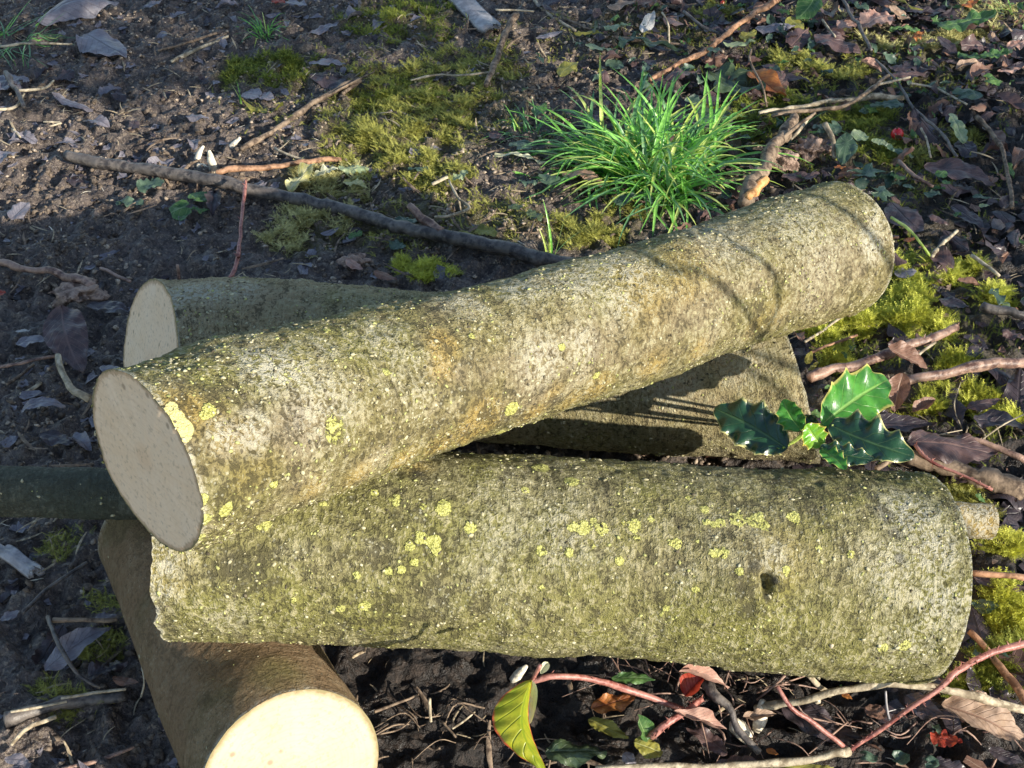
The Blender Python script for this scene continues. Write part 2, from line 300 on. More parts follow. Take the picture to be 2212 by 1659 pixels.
for (ex_, ey_, rx_, ry_) in [(860, 250, 190, 120), (1000, 200, 170, 120), (580, 150, 130, 45), (850, 330, 180, 80), (870, 40, 160, 50), (700, 400, 120, 60), (660, 500, 110, 60), (1280, 500, 120, 50), (1620, 265, 200, 60), (1850, 280, 150, 90), (1990, 600, 230, 180), (2160, 1350, 90, 150), (1980, 100, 260, 90), (1950, 350, 150, 80), (1900, 860, 250, 60), (1400, 60, 200, 60), (950, 480, 300, 60)]:
    c0 = gp(ex_*F2, ey_*F2); ax = abs(gp((ex_+rx_)*F2, ey_*F2)[0]-c0[0]); ay = abs(gp(ex_*F2, (ey_-ry_)*F2)[1]-gp(ex_*F2, (ey_+ry_)*F2)[1])/2
    mossy = np.maximum(mossy, sstep(1.15, 0.5, np.sqrt(((X-c0[0])/ax)**2+((Y-c0[1])/ay)**2)+.3*fbm(PN*20, 3, 71)))
fmesh('ground', np.stack([X, Y, Z], 1), F, M['mud'], attrs={'humus': np.maximum(hum, 0)*(1-.6*mossy), 'cav': mossy}, origin=(0, 0, 0))['kind'] = 'structure'
# ------------------------------------------------------------------ logs
def resample(P, R, n):
    P = np.asarray(P, float); R = np.asarray(R, float); k = len(P); t = np.linspace(0, k-1, n); i = np.clip(np.floor(t).astype(int), 0, k-2); f = (t-i)[:, None]
    def g(A, j): return A[np.clip(j, 0, k-1)]
    def cat(A):
        a = A if A.ndim > 1 else A[:, None]
        p0 = np.where((i-1 < 0)[:, None], 2*g(a, i)-g(a, i+1), g(a, i-1)); p1, p2 = g(a, i), g(a, i+1); p3 = np.where((i+2 > k-1)[:, None], 2*g(a, i+1)-g(a, i), g(a, i+2))
        return 0.5*((2*p1)+(-p0+p2)*f+(2*p0-5*p1+4*p2-p3)*f**2+(-p0+3*p1-3*p2+p3)*f**3)
    return cat(P), np.maximum(cat(R)[:, 0], 1e-5)
def frames(C):
    T = np.gradient(C, axis=0); T /= np.linalg.norm(T, axis=1)[:, None]
    ref = np.array([0, 0, 1.0]) if abs(T[0][2]) < 0.9 else np.array([1.0, 0, 0]); A = np.cross(ref, T); A /= np.linalg.norm(A, axis=1)[:, None]
    return T, A, np.cross(T, A)
def grain_t():
    t = (1+5**.5)/2; V = np.array([[0, 0, 1.0]]+[[math.cos(a), math.sin(a), .35] for a in np.arange(5)*1.2566]+[[math.cos(a)*.8, math.sin(a)*.8, -.4] for a in np.arange(5)*1.2566+.6])
    F = [[0, 1+k, 1+(k+1) % 5] for k in range(5)]+[[1+k, 6+k, 1+(k+1) % 5] for k in range(5)]+[[6+k, 6+(k+1) % 5, 1+(k+1) % 5] for k in range(5)]; return V, np.array(F)
def log(name, spec, bark, cutL, cutR, wood, label, res=0.0016, amp=(0.0028, 0.0010), bumps=(), paint=None, origin=None, woodR=None, seed=0, gran=1.0, jag=.0012):
    """spec: (px, py, distance, radius); cutL/cutR: outward normals of the sawn ends or None for square cuts"""
    P = [pt(a, b_, c_) for a, b_, c_, r in spec]; R = [s[3] for s in spec]
    C, Rr = resample(P, R, 60); L = np.linalg.norm(np.diff(C, axis=0), axis=1).sum()
    n = int(L/res); m_ = int(2*math.pi*np.mean(R)/res); C, Rr = resample(P, R, n); T, A, B = frames(C)
    s = np.concatenate([[0], np.cumsum(np.linalg.norm(np.diff(C, axis=0), axis=1))]); th = np.linspace(0, 2*math.pi, m_, endpoint=False)
    dirs = A[:, None, :]*np.cos(th)[None, :, None] + B[:, None, :]*np.sin(th)[None, :, None]
    V = C[:, None, :] + dirs*Rr[:, None, None]
    # shear the ends to the cut planes, fading out over the first and last 10 cm
    for cut, e, sg in ((cutL, 0, -1), (cutR, n-1, 1)):
        if cut is None: continue
        nn = np.array(cut, float); nn /= np.linalg.norm(nn); t0 = T[e]; off = -((V[e]-C[e])@nn)/(t0@nn) + sg*jag*(fbm(dirs[e]*2.2+seed, 4, 50+seed)+.5*fbm(dirs[e]*11, 2, 51+seed))
        fall = np.clip(1-np.abs(s-s[e])/0.10, 0, 1)**1.0
        V = V + fall[:, None, None]*off[None, :, None]*t0[None, None, :]
    Vf = V.reshape(-1, 3); D = dirs.reshape(-1, 3); P0 = Vf*1.0 + seed*3.7
    d = amp[0]*1.5*fbm(P0*9, 2, 2+seed) + amp[0]*fbm(P0*17, 3, 5+seed) + amp[0]*0.55*fbm(P0*55, 3, 15+seed) + amp[1]*1.5*fbm(P0*200, 3, 25+seed)
    edge = np.repeat(np.minimum(s, s[-1]-s), m_); d = d*(0.35+0.65*sstep(0, 0.012, edge))
    for (bx, by, br, ba) in bumps:
        q = surf_pick(Vf, D, bx, by); 
        if q is not None: rr = np.linalg.norm(Vf-q, axis=1); d = d + ba*np.exp(-(rr/br)**2)
    Vf = Vf + D*d[:, None]
    i = np.arange(n-1)[:, None]; j = np.arange(m_)[None, :]; j2 = (j+1) % m_
    F = np.stack([i*m_+j, i*m_+j2, (i+1)*m_+j2, (i+1)*m_+j], 2).reshape(-1, 4)
    at = {k: np.zeros(len(Vf)) for k in ('green', 'ochre', 'pale', 'dark', 'lich', 'bare')}
    root = empty(name, Vector(tuple((C[0]+C[-1])/2 - np.array([0, 0, np.mean(R)]))))
    low = fbm(Vf*22, 4, 60+seed)
    if paint: paint(Vf, D, at, low)
    Vf = Vf + D*(0.0007*at['lich']*(1+.8*fbm(Vf*500, 2, 8)))[:, None]
    dk2 = fbm(P0*9, 3, 66+seed); at['dark'] = np.maximum(at['dark'], 0.26*sstep(0.22, 0.5, dk2))
    uvl = np.stack([np.repeat(s, m_)+seed, np.tile(th*np.mean(R), n)], 1)
    at['pale'] = np.maximum(at['pale'], 0.9*sstep(0.0035, 0.0, edge)); fmesh('bark', Vf, F, bark, root, attrs=at, uv=uvl)
    rg = np.random.default_rng(seed+300); k0 = int(len(Vf)*0.17*gran); idx = rg.integers(0, len(Vf), k0); nz = fbm(Vf[idx]*45, 3, 80+seed)
    idx = idx[(nz+0.35*at['pale'][idx]+rg.uniform(-.35, .35, k0)) > .02]
    for gi, (gname, gm, fr) in enumerate((('lichen_grains', 'grainP', .42), ('lichen_grains', 'grainG', .33), ('bark_grains', 'grainD', .25))):
        a_ = int(len(idx)*sum((0, .42, .75)[gi:gi+1])); b_ = int(len(idx)*((.42, .75, 1.0)[gi])); ii = idx[a_:b_]
        if len(ii) < 10: continue
        sz = (0.00028+0.00080*rg.uniform(0, 1, len(ii))**3)*(1.15 if gi == 0 else 1.0); gv, gf = grain_t(); jit = rg.uniform(.6, 1.4, (len(ii), len(gv), 1)); e1 = np.cross(D[ii], np.array([.3, .5, .8])); e1 /= np.linalg.norm(e1, axis=1)[:, None]; e2 = np.cross(D[ii], e1); an = rg.uniform(0, 6.28, len(ii))[:, None]
        u1 = e1*np.cos(an)+e2*np.sin(an); u2 = np.cross(D[ii], u1); G = gv[None]*jit*sz[:, None, None]
        GV = Vf[ii][:, None]+G[..., :1]*u1[:, None]*1.5+G[..., 1:2]*u2[:, None]+G[..., 2:]*D[ii][:, None]*.7; GF = (gf[None]+(np.arange(len(ii))*len(gv))[:, None, None]).reshape(-1, 3)
        fmesh(gname, GV.reshape(-1, 3), GF, M[gm], root, smooth=True)['kind'] = 'stuff'
    for e, cut, sg, wm in ((0, cutL, -1, wood), (n-1, cutR, 1, woodR or wood)):
        if wm is None: continue
        ring = Vf[e*m_:(e+1)*m_]; ctr = ring.mean(0); K = 14; vs = [ctr[None]]; rad = [np.zeros(1)]
        nn = np.array(cut, float) if cut is not None else T[e]*sg; nn = nn/np.linalg.norm(nn)
        for k in range(1, K+1):
            f = k/K; q = ctr+(ring-ctr)*f*0.9995; q = q + nn[None]*(0.0006*fbm(q*60, 2, 90)[:, None]*(1-f**6)); vs.append(q); rad.append(np.full(m_, f))
        Vc = np.concatenate(vs); jj = np.arange(m_); j2 = (jj+1) % m_
        tri = np.stack([0*jj, 1+jj, 1+j2], 1); qd = [np.stack([1+k*m_+jj, 1+(k+1)*m_+jj, 1+(k+1)*m_+j2, 1+k*m_+j2], 1) for k in range(K-1)]
        if sg < 0: pass
        fmesh('cut_face', Vc, [tri, np.concatenate(qd)], wm, root, attrs={'rad': np.concatenate(rad)})
    tag(root, label, 'log'); return root, Vf
def surf_pick(V, D, px, py):
    r = ray(px, py); r = r/np.linalg.norm(r); q = V-CAM; tt = q@r; dist = np.linalg.norm(q-tt[:, None]*r, axis=1)
    ok = (dist < 0.004) & ((D@r) < 0)
    if not ok.any(): return None
    idx = np.where(ok)[0]; return V[idx[np.argmin(tt[idx])]]
def blobs(V, D, arr, lst, soft=0.6):
    for (x, y, r_, a) in lst:
        q = surf_pick(V, D, x, y)
        if q is None: continue
        rr = np.linalg.norm(V-q, axis=1)/r_; arr[:] = np.maximum(arr, a*(1-sstep(soft, 1.25, rr)))
def s2(l): return [(x*F2, y*F2, r, a) for x, y, r, a in l]
def paintA(V, D, at, low):
    blobs(V, D, at['ochre'], s2([(960, 740, .014, .9), (965, 790, .012, .7), (1400, 620, .03, .5), (1500, 560, .03, .4), (1040, 925, .02, .9), (1020, 950, .012, .9), (1210, 850, .009, .6), (400, 870, .018, .8), (470, 880, .012, .4), (560, 1010, .02, .3), (520, 960, .02, .3), (1480, 600, .02, .5), (1680, 690, .02, .3)]), 0.3)
    blobs(V, D, at['lich'], s2([(468, 880, .0045, 1), (740, 935, .009, .6), (730, 920, .006, .7), (1115, 890, .006, 1), (1085, 945, .004, 1), (1295, 820, .004, .9), (840, 790, .003, 1), (505, 1105, .005, 1), (440, 1140, .005, 1), (428, 1090, .004, 1), (430, 1175, .004, 1), (600, 1060, .003, .9), (455, 890, .003, 1), (700, 700, .003, .8), (1225, 745, .003, .9), (1030, 720, .003, .8)]))
    blobs(V, D, at['bare'], s2([(372, 862, .0035, 1), (384, 880, .005, 1), (395, 897, .006, 1), (405, 915, .006, 1), (413, 932, .004, 1)]), .5)
    blobs(V, D, at['ochre'], s2([(1300, 850, .016, .8), (1240, 880, .014, .7), (1160, 905, .014, .8), (960, 975, .014, .8), (880, 1005, .014, .7), (780, 1045, .014, .6), (680, 1075, .012, .5), (1420, 800, .016, .7), (1520, 765, .014, .6), (1640, 715, .014, .5)]), .2)
    top = sstep(0.55, 0.9, D[:, 2]); at['green'][:] = np.maximum(at['green'], top*(0.55+0.5*low)); at['green'][:] = np.maximum(at['green'], 0.45*sstep(0.05, 0.4, low))
    at['green'][:] = np.maximum(at['green'], 0.6*sstep(0.0, -0.6, D[:, 2]))
    blobs(V, D, at['pale'], s2([(590, 780, .022, .9), (560, 770, .016, .9), (640, 785, .014, .8), (700, 735, .012, .5), (1120, 610, .02, .7), (1250, 590, .03, .6), (1350, 560, .03, .6), (1180, 780, .022, .7), (1270, 750, .02, .6), (560, 930, .016, .8), (500, 940, .012, .8), (700, 870, .03, .55), (1890, 520, .018, 1), (1900, 470, .012, .9), (1350, 650, .02, .5), (1560, 500, .04, .45), (1750, 480, .05, .45), (1000, 640, .02, .5), (830, 720, .02, .4), (900, 800, .03, .3)]), 0.2)
    blobs(V, D, at['dark'], s2([(360, 870, .004, .8)]), 0.3)
def paintB(V, D, at, low):
    sp = [(1140,1048,.0055),(850,1070,.006),(812,1050,.005),(912,1085,.005),(962,1085,.006),(1025,1135,.0065),(893,1170,.005),(930,1185,.007),(945,1160,.006),(925,1160,.005),(580,1120,.006),(850,1245,.004),(880,1230,.005),(895,1228,.005),(825,1245,.003),(780,1250,.004),(1243,1190,.0065),(1250,1135,.006),(1268,1130,.0065),(1305,1135,.005),(1290,1172,.004),(1350,1115,.003),(1380,1130,.005),(1390,1165,.004),(1410,1110,.004),(1340,1225,.005),(1460,1170,.005),(1475,1170,.004),(1523,1090,.006),(1525,1115,.006),(1565,1120,.007),(1595,1110,.009),(1635,1112,.007),(1555,1125,.006),(1660,1125,.005),(1720,1110,.006),(1565,1185,.008),(1550,1190,.006),(1600,1222,.004),(1505,1285,.005),(1515,1160,.003),(1170,1195,.004),(1440,1325,.004),(1710,1230,.004),(1708,1250,.003),(1430,1340,.003),(790,1320,.005),(735,1330,.004),(1235,1025,.006),(1850,1205,.005),(1910,1412,.007),(700,1075,.003),(1170,1000,.008),(1125,995,.004),(1960,1405,.005),(1650,1105,.006),(1490,1065,.004),(1290,1115,.004),(1180,1275,.003),(640,1310,.003),(1385,1240,.003),(1780,1180,.003),(1550,975,.006)]
    blobs(V, D, at['lich'], s2([(x, y, r*RNG.uniform(.5, 1.05), RNG.uniform(.7, 1.0)) for x, y, r in sp]))
    at['green'][:] = np.clip(0.55+0.7*low, 0, 1)
    blobs(V, D, at['green'], s2([(600, 1330, .05, 1), (800, 1350, .05, .9), (450, 1320, .03, .9), (1500, 1360, .05, 1), (1600, 1380, .05, 1), (1300, 1380, .04, .9), (1900, 1300, .04, .6), (1700, 1350, .05, .9), (1100, 1380, .04, .8), (1050, 1000, .02, .8)]), 0.1)
    blobs(V, D, at['dark'], s2([(1662, 1258, .0048, 1), (1666, 1280, .0048, 1), (1600, 1240, .006, .7), (1605, 1290, .008, .6), (1615, 1330, .008, .6), (1700, 1275, .005, .6), (1640, 1225, .008, .75), (1625, 1280, .010, .5), (1640, 1180, .008, .4), (1920, 1100, .010, .8), (1890, 1060, .008, .7), (1945, 1150, .008, .7), (1955, 1200, .006, .8), (2080, 1320, .008, .6), (1780, 1090, .010, .4), (1700, 1020, .02, .35), (550, 1250, .025, .55), (500, 1220, .015, .4), (905, 1010, .008, .8), (330, 1330, .004, .9), (1620, 1340, .014, .5), (1150, 1185, .012, .35), (1180, 1100, .012, .3)]), 0.1)
    blobs(V, D, at['pale'], s2([(345, 1230, .012, .8), (350, 1290, .010, .7), (340, 1180, .010, .7), (400, 1190, .010, .5), (1980, 1100, .03, .8), (2030, 1180, .025, .8), (2050, 1300, .03, .7), (1950, 1240, .03, .5), (1980, 1400, .03, .5), (1220, 1160, .03, .4), (1680, 1200, .014, .6), (370, 1140, .01, .8), (1080, 1160, .03, .3), (500, 1350, .02, .3)]), 0.1)
    blobs(V, D, at['ochre'], s2([(905, 985, .014, .6), (360, 1250, .02, .3), (1700, 1200, .03, .2)]), 0.2)
def paintC(V, D, at, low):
    blobs(V, D, at['pale'], s2([(400, 620, .02, .9), (450, 618, .02, .8), (370, 640, .012, .9), (520, 615, .02, .6), (1450, 830, .03, .4), (1600, 760, .03, .4)]), 0.2)
    at['green'][:] = np.clip(0.15+0.7*low, 0, 0.5)*(V[:, 0] > -.15)
    blobs(V, D, at['dark'], s2([(370, 700, .006, 1), (372, 720, .006, 1), (368, 680, .005, .9)]), 0.3)
def paintE(V, D, at, low):
    blobs(V, D, at['green'], s2([(600, 1440, .02, .5)]), 0.2)
    blobs(V, D, at['dark'], s2([(430, 1500, .006, .5), (540, 1420, .02, .3)]), 0.2)
def paintF(V, D, at, low): at['pale'][:] = .8*sstep(.25, .3, V[:, 0]); at['ochre'][:] = .8*sstep(.25, .3, V[:, 0])  # right stub's tan bark painted lighter, standing in for sunlight on it
rt, VA = log('log', [(145, 460, .705, .0515), (300, 412, .775, .0500), (500, 355, .87, .0485), (690, 297, .975, .0485), (838, 247, 1.085, .0540)],
    M['barkA'], (-0.70, -0.70, 0.12), None, M['woodA'], 'lichen covered log lying across the top of the pile, its pale sawn end facing left', bumps=[(690, 250, .02, .004), (560, 300, .03, .003), (400, 400, .03, .003), (620, 330, .03, -.003), (780, 290, .02, -.003), (270, 400, .03, -.002)], paint=paintA, seed=1)
rt, _ = log('log', [(186, 541, .812, .0600), (350, 545, .835, .0610), (560, 556, .865, .0630), (760, 567, .882, .0655), (914, 577, .905, .0715)],
    M['barkB'], (-1.0, 0.10, 0.05), None, M['woodA'], 'thick front log with round yellow lichen spots and a small dark knot hole', bumps=[(750, 580, .022, .007), (769, 582, .0040, -.012), (771, 592, .0038, -.012), (735, 560, .03, .003), (230, 590, .03, .004), (420, 590, .05, .004), (640, 620, .04, -.004), (850, 500, .03, .003), (540, 540, .025, -.003)], paint=paintB, seed=2, gran=.65, jag=.0045)
rt, _ = log('log', [(149, 356, 1.112, .0645), (320, 362, 1.106, .0630), (500, 370, 1.10, .0625), (795, 384, 1.085, .0635)],
    M['barkC'], (-0.84, -0.38, 0.36), (1, 0.10, 0.30), M['woodA'], 'rear log behind the pile, half hidden, with a narrow pale sawn end', paint=paintC, seed=3, gran=.8)
rt, _ = log('log', [(293, 774, .79, .0545), (240, 680, .865, .0545), (173, 530, .965, .0540)],
    M['barkE'], (0.46, -0.82, 0.33), None, M['woodE'], 'smooth brown log under the pile, its bright cream sawn end towards the camera', paint=paintE, seed=4, gran=.05, amp=(0.0014, 0.0002))
rt, _ = log('branch', [(-120, 489, .895, .0185), (150, 495, .90, .0170), (560, 510, .965, .0140), (990, 521, 1.02, .0140)],
    M['barkF'], None, None, M['woodA'], 'long thin dark branch passing behind the front log and out at the left', paint=paintF, seed=5, gran=.12, amp=(0.0012, 0.0004))
rt['category'] = 'branch'
# ------------------------------------------------------------------ tubes
def tube(P, R, n=None, sides=8, jit=0.12, seed=0, cap=True):
    P = np.asarray(P, float); L = np.linalg.norm(np.diff(P, axis=0), axis=1).sum(); n = n or int(np.clip(L/0.006, 6, 90))
    C, Rr = resample(P, R, n)
    if n > 5: C = C + np.stack([fbm(C*60+seed*3.1+q*40, 3, seed+q) for q in (0, 1, 2)], 1)*Rr[:, None]*1.1*np.minimum(1, jit*6)
    T, A, B = frames(C); th = np.linspace(0, 2*math.pi, sides, endpoint=False)
    k = 1+jit*fbm(np.stack([np.arange(n)*0.35+seed*9.1, 0*np.arange(n), 0*np.arange(n)], 1), 3, seed)
    if n > 14:
        for q in range(n//9): k = k + (.28 if jit > .1 else .08)*np.exp(-((np.arange(n)-(q*9+3+(q*7+seed*5) % 5))/1.1)**2)*(jit > 0)
    V = C[:, None]+(A[:, None]*np.cos(th)[None, :, None]+B[:, None]*np.sin(th)[None, :, None])*(Rr*k)[:, None, None]
    V = V + (0.10*Rr[:, None, None])*fbm(V.reshape(-1, 3)*400, 2, seed+3).reshape(n, sides, 1)*(V-C[:, None])/Rr[:, None, None]
    i = np.arange(n-1)[:, None]; j = np.arange(sides)[None, :]; j2 = (j+1) % sides
    F = np.stack([i*sides+j, i*sides+j2, (i+1)*sides+j2, (i+1)*sides+j], 2).reshape(-1, 4); V = V.reshape(-1, 3); T3 = []
    if cap:
        a = len(V); V = np.concatenate([V, C[:1]-T[:1]*Rr[0]*.3, C[-1:]+T[-1:]*Rr[-1]*.3]); jj = np.arange(sides); k2 = (jj+1) % sides
        T3 = np.concatenate([np.stack([0*jj+a, k2, jj], 1), np.stack([0*jj+a+1, (n-1)*sides+jj, (n-1)*sides+k2], 1)])
    return V, F, np.array(T3, int).reshape(-1, 3)
def join(parts):
    Vs = []; Q = []; T = []; UV = []; o = 0
    for p in parts:
        Vs.append(p[0]); Q.append(np.asarray(p[1]).reshape(-1, 4)+o) if len(p[1]) else None; T.append(np.asarray(p[2]).reshape(-1, 3)+o) if len(p[2]) else None
        o += len(p[0])
    return np.concatenate(Vs), [np.concatenate(Q) if Q else np.zeros((0, 4), int), np.concatenate(T) if T else np.zeros((0, 3), int)]
STK = [0]
def stick(name, pts, r, mat, label, cat='twig', group=None, lift=None, sides=8, thorns=0, side=None, jit=0.15, parent=None):
    """pts: list of (cx, cy, zx, zy); r: px half width(s) at 1024; lift: heights above the ground in m"""
    STK[0] += 1; sd = STK[0]; n = len(pts); lift = lift or [0]*n
    W = []; R = []
    for k, q in enumerate(pts):
        px = cr(*q); rr = r if not isinstance(r, (list, tuple)) else r[0]+(r[1]-r[0])*k/(n-1)
        p = gp(px[0], px[1], 0.003+lift[k]); d = (p-CAM)@FWD; rm = rr*d/FPX; p = gp(px[0], px[1], 0.002+rm+lift[k]); W.append(p); R.append(rm)
    W = np.array(W)
    for k in range(1, n-1): W[k][2] += 0.0015*random.uniform(-1, 1)
    parts = [tube(W, R, sides=sides, seed=sd, jit=jit)]
    if side:
        for (t, dx, dy, dz, rr) in side:
            a = resample(W, R, 50)[0][int(t*49)]; parts.append(tube([a, a+np.array([dx*.5, dy*.5, dz*.6]), a+np.array([dx, dy, dz])], [rr, rr*.8, rr*.45], sides=6, seed=sd+40))
    if thorns:
        C, Rr = resample(W, R, 80)
        for k in range(thorns):
            i = random.randrange(80); dv = np.array([random.gauss(0, 1), random.gauss(0, 1), random.gauss(0, 1)]); dv /= np.linalg.norm(dv); ln = random.uniform(.0015, .004)+Rr[i]
            parts.append(tube([C[i], C[i]+dv*ln], [Rr[i]*.3+.0003, .0001], n=2, sides=4, jit=0))
    V, F = join(parts); return tag(fmesh(name, V, F, mat), label, cat, group)
# ------------------------------------------------------------------ leaves
def w_shape(kind, u):
    e = np.clip(u, 0, 1)
    if kind == 'lance': w = np.sin(np.pi*e**0.9)**0.85*1.0
    elif kind == 'round': w = np.sqrt(np.clip(1-(2*e-1)**2, 0, 1))
    elif kind == 'obov': w = np.sin(np.pi*e**1.5)**0.8
    else: w = np.sin(np.pi*e**0.78)**0.8
    if kind == 'serrate': w = w*(0.90+0.10*(1-np.mod(e*13, 1)))
    if kind == 'crenate': w = np.sqrt(np.clip(1-(2*e-1)**2, 0, 1))**.8*(0.80+0.20*np.abs(np.sin(np.pi*e*5)))
    if kind == 'lobed': w = w*(0.55+0.45*np.abs(np.sin(np.pi*e*3.5))**.7)
    if kind == 'holly':
        f = np.abs(np.mod(e*4.0+0.5, 1)-0.5)*2; w = (np.sin(np.pi*e**0.85)**0.6)*(0.80+0.20*(1-f)**2.4)
    return w
def leaf_geo(base, tip, wr, kind='ovate', up=(0, 0, 1), roll=0.0, arch=0.0, fold=0.0, curl=0.0, wav=0.06, seed=0, nu=36, nv=8, petiole=0.0):
    base = np.array(base, float); tip = np.array(tip, float); L = tip-base; ln = np.linalg.norm(L); T = L/ln
    n0 = np.array(up, float); n0 -= T*(n0@T); n0 /= np.linalg.norm(n0); s0 = np.cross(n0, T); c_, s_ = math.cos(roll), math.sin(roll)
    S = s0*c_ + n0*s_; Nn = np.cross(T, S)
    u = np.linspace(0, 1, nu); v = np.linspace(-1, 1, nv*2+1); U, Vv = np.meshgrid(u, v, indexing='ij')
    if kind in ('polar', 'ivy', 'scallop'):
        th = Vv*np.pi; rr = U
        if kind == 'ivy': out_ = 0.72+0.28*np.cos(5*th*0.93)*(1-0.15*np.abs(Vv))
        elif kind == 'scallop': out_ = (0.82+0.10*np.abs(np.sin(th*4.5)))
        else: out_ = 0.85+0.08*np.cos(7*th)+0.05*np.cos(3*th+seed)
        out_ = out_*(1-0.62*sstep(0.86, 1.0, np.abs(Vv)))
        lx = rr*out_*np.cos(th)*0.5+0.42; ly = rr*out_*np.sin(th)*0.55*wr*1.2
        P = base + T*(lx*ln)[..., None] + S*(ly*ln)[..., None]; q = np.stack([lx*3+seed*5.3, ly*3, 0*lx], -1).reshape(-1, 3)
        hgt = ln*(wav*fbm(q, 3, seed).reshape(lx.shape)*1.5 + arch*(1-rr**2) + curl*rr**2 + fold*np.abs(ly)*2); uv = np.stack([lx*0.5+0.04, ly/1.2+0.5], -1)
    else:
        w0 = w_shape(kind, U)*0.5*wr; asym = 1+0.06*np.sin(seed*2.1+np.sign(Vv))
        lx = U; ly = Vv*w0*asym; bend = 0.05*math.sin(seed*1.7)*np.sin(np.pi*U)
        P = base + T*(lx*ln)[..., None] + S*((ly+bend)*ln)[..., None]; q = np.stack([lx*4+seed*5.3, ly*4, 0*lx], -1).reshape(-1, 3)
        hgt = ln*(wav*fbm(q, 3, seed).reshape(lx.shape)*(0.4+1.4*np.abs(Vv)) + arch*np.sin(np.pi*U) + fold*np.abs(ly)*2 + curl*Vv**2*w0*2)
        if kind == 'holly': hgt = hgt + ln*0.07*np.cos(np.pi*2*(U*4))*np.abs(Vv)**2*w_shape('ovate', U)
        uv = np.stack([U, Vv*0.5+0.5], -1)
    P = P + Nn*hgt[..., None]; a, b_ = U.shape; i = np.arange(a-1)[:, None]; j = np.arange(b_-1)[None, :]
    F = np.stack([i*b_+j, (i+1)*b_+j, (i+1)*b_+j+1, i*b_+j+1], 2).reshape(-1, 4)
    V = P.reshape(-1, 3); UV = uv.reshape(-1, 2); T3 = np.zeros((0, 3), int)
    if petiole > 0:
        e = base - T*petiole*ln + np.array([0, 0, -0.15*petiole*ln]); rr_ = 0.012*ln
        tv, tf, t3 = tube([base+T*ln*.04, (base+e)/2 + S*0.05*ln, e], [rr_, rr_, rr_*.8], n=7, sides=5); F = np.concatenate([F, tf+len(V)]); T3 = t3+len(V); UV = np.concatenate([UV, np.tile([[0.1, 0.5]], (len(tv), 1))]); V = np.concatenate([V, tv])
    return V, F, T3, UV
LS = [0]
def leaf(a, b, wr, kind, mat, label, la=0.002, lb=0.004, name='leaf', cat='leaf', group='fallen leaves lying on the ground', **kw):
    """a, b: crop-note positions of base and tip"""
    LS[0] += 1; kw.setdefault('wav', .14 if kind in ('crenate', 'scallop', 'lobed', 'ivy', 'polar') else .09); pa = cr(*a); pb = cr(*b); A = gp(pa[0], pa[1], 0.004+la); B = gp(pb[0], pb[1], 0.004+lb)
    V, F, T3, UV = leaf_geo(A, B, wr, kind, seed=LS[0], **kw)
    low = (V[:, 2]-hf_arr(V[:, 0], V[:, 1])); V[:, 2] += np.where(low < 0.0012, 0.0012-low, 0)*0.85     # the leaf drapes over the soil
    return tag(fmesh(name, V, [F, T3], LM[mat], uv=UV), label, cat, group)
#==CONTENT==
# ------------------------------------------------------------------ scatter helper
def scatter(tv, tf, P, scale, yaw, pitch=None, rollv=None):
    """copies of a small template at the points P as one vertex block"""
    n = len(P); pitch = np.zeros(n) if pitch is None else pitch; rollv = np.zeros(n) if rollv is None else rollv
    cy, sy, cp, sp, cr_, sr = np.cos(yaw), np.sin(yaw), np.cos(pitch), np.sin(pitch), np.cos(rollv), np.sin(rollv)
    Rz = np.zeros((n, 3, 3)); Rz[:, 0, 0] = cy; Rz[:, 0, 1] = -sy; Rz[:, 1, 0] = sy; Rz[:, 1, 1] = cy; Rz[:, 2, 2] = 1
    Ry = np.zeros((n, 3, 3)); Ry[:, 0, 0] = cp; Ry[:, 0, 2] = -sp; Ry[:, 2, 0] = sp; Ry[:, 2, 2] = cp; Ry[:, 1, 1] = 1
    Rx = np.zeros((n, 3, 3)); Rx[:, 1, 1] = cr_; Rx[:, 1, 2] = -sr; Rx[:, 2, 1] = sr; Rx[:, 2, 2] = cr_; Rx[:, 0, 0] = 1
    Rm = Rz @ Ry @ Rx; sc = scale if np.ndim(scale) == 2 else scale[:, None]*np.ones((1, 3))
    V = np.einsum('nij,nkj->nki', Rm, tv[None]*sc[:, None, :]) + P[:, None, :]
    F = (tf[None]+(np.arange(n)*len(tv))[:, None, None]).reshape(-1, tf.shape[1]); return V.reshape(-1, 3), F
def merge(blocks):
    Vs, Fs, o = [], [], 0
    for v, f in blocks: Vs.append(v); Fs.append(f+o); o += len(v)
    return np.concatenate(Vs), np.concatenate(Fs)
def frond_template(seed):
    r = np.random.default_rng(seed); V = []; F = []; n = 8; bend = r.uniform(.25, .6); sway = r.uniform(-.35, .35)
    def c(t): return np.array([t, sway*t*t*0.6, bend*t*(1-t*.75)])
    for k in range(n):
        t = (k+.6)/n; p = c(t); ln = 0.30*(1-t*.65)*r.uniform(.7, 1.2)
        for sg in (-1, 1):
            a = len(V); d = np.array([.65, sg*.8, r.uniform(0, .6)]); V += [p-[.028, 0, 0], p+[.034, 0, .01], p+d*ln]; F.append([a, a+1, a+2])
    for k in range(4):
        a = len(V); p, q = c(k/4), c((k+1)/4); wd = .028*(1-k/5); V += [p+[0, wd, 0], p-[0, wd, 0], q-[0, wd*.8, 0], q+[0, wd*.8, 0]]; F += [[a, a+1, a+2], [a, a+2, a+3]]
    return np.array(V, float), np.array(F)
FT = [frond_template(k) for k in range(6)]
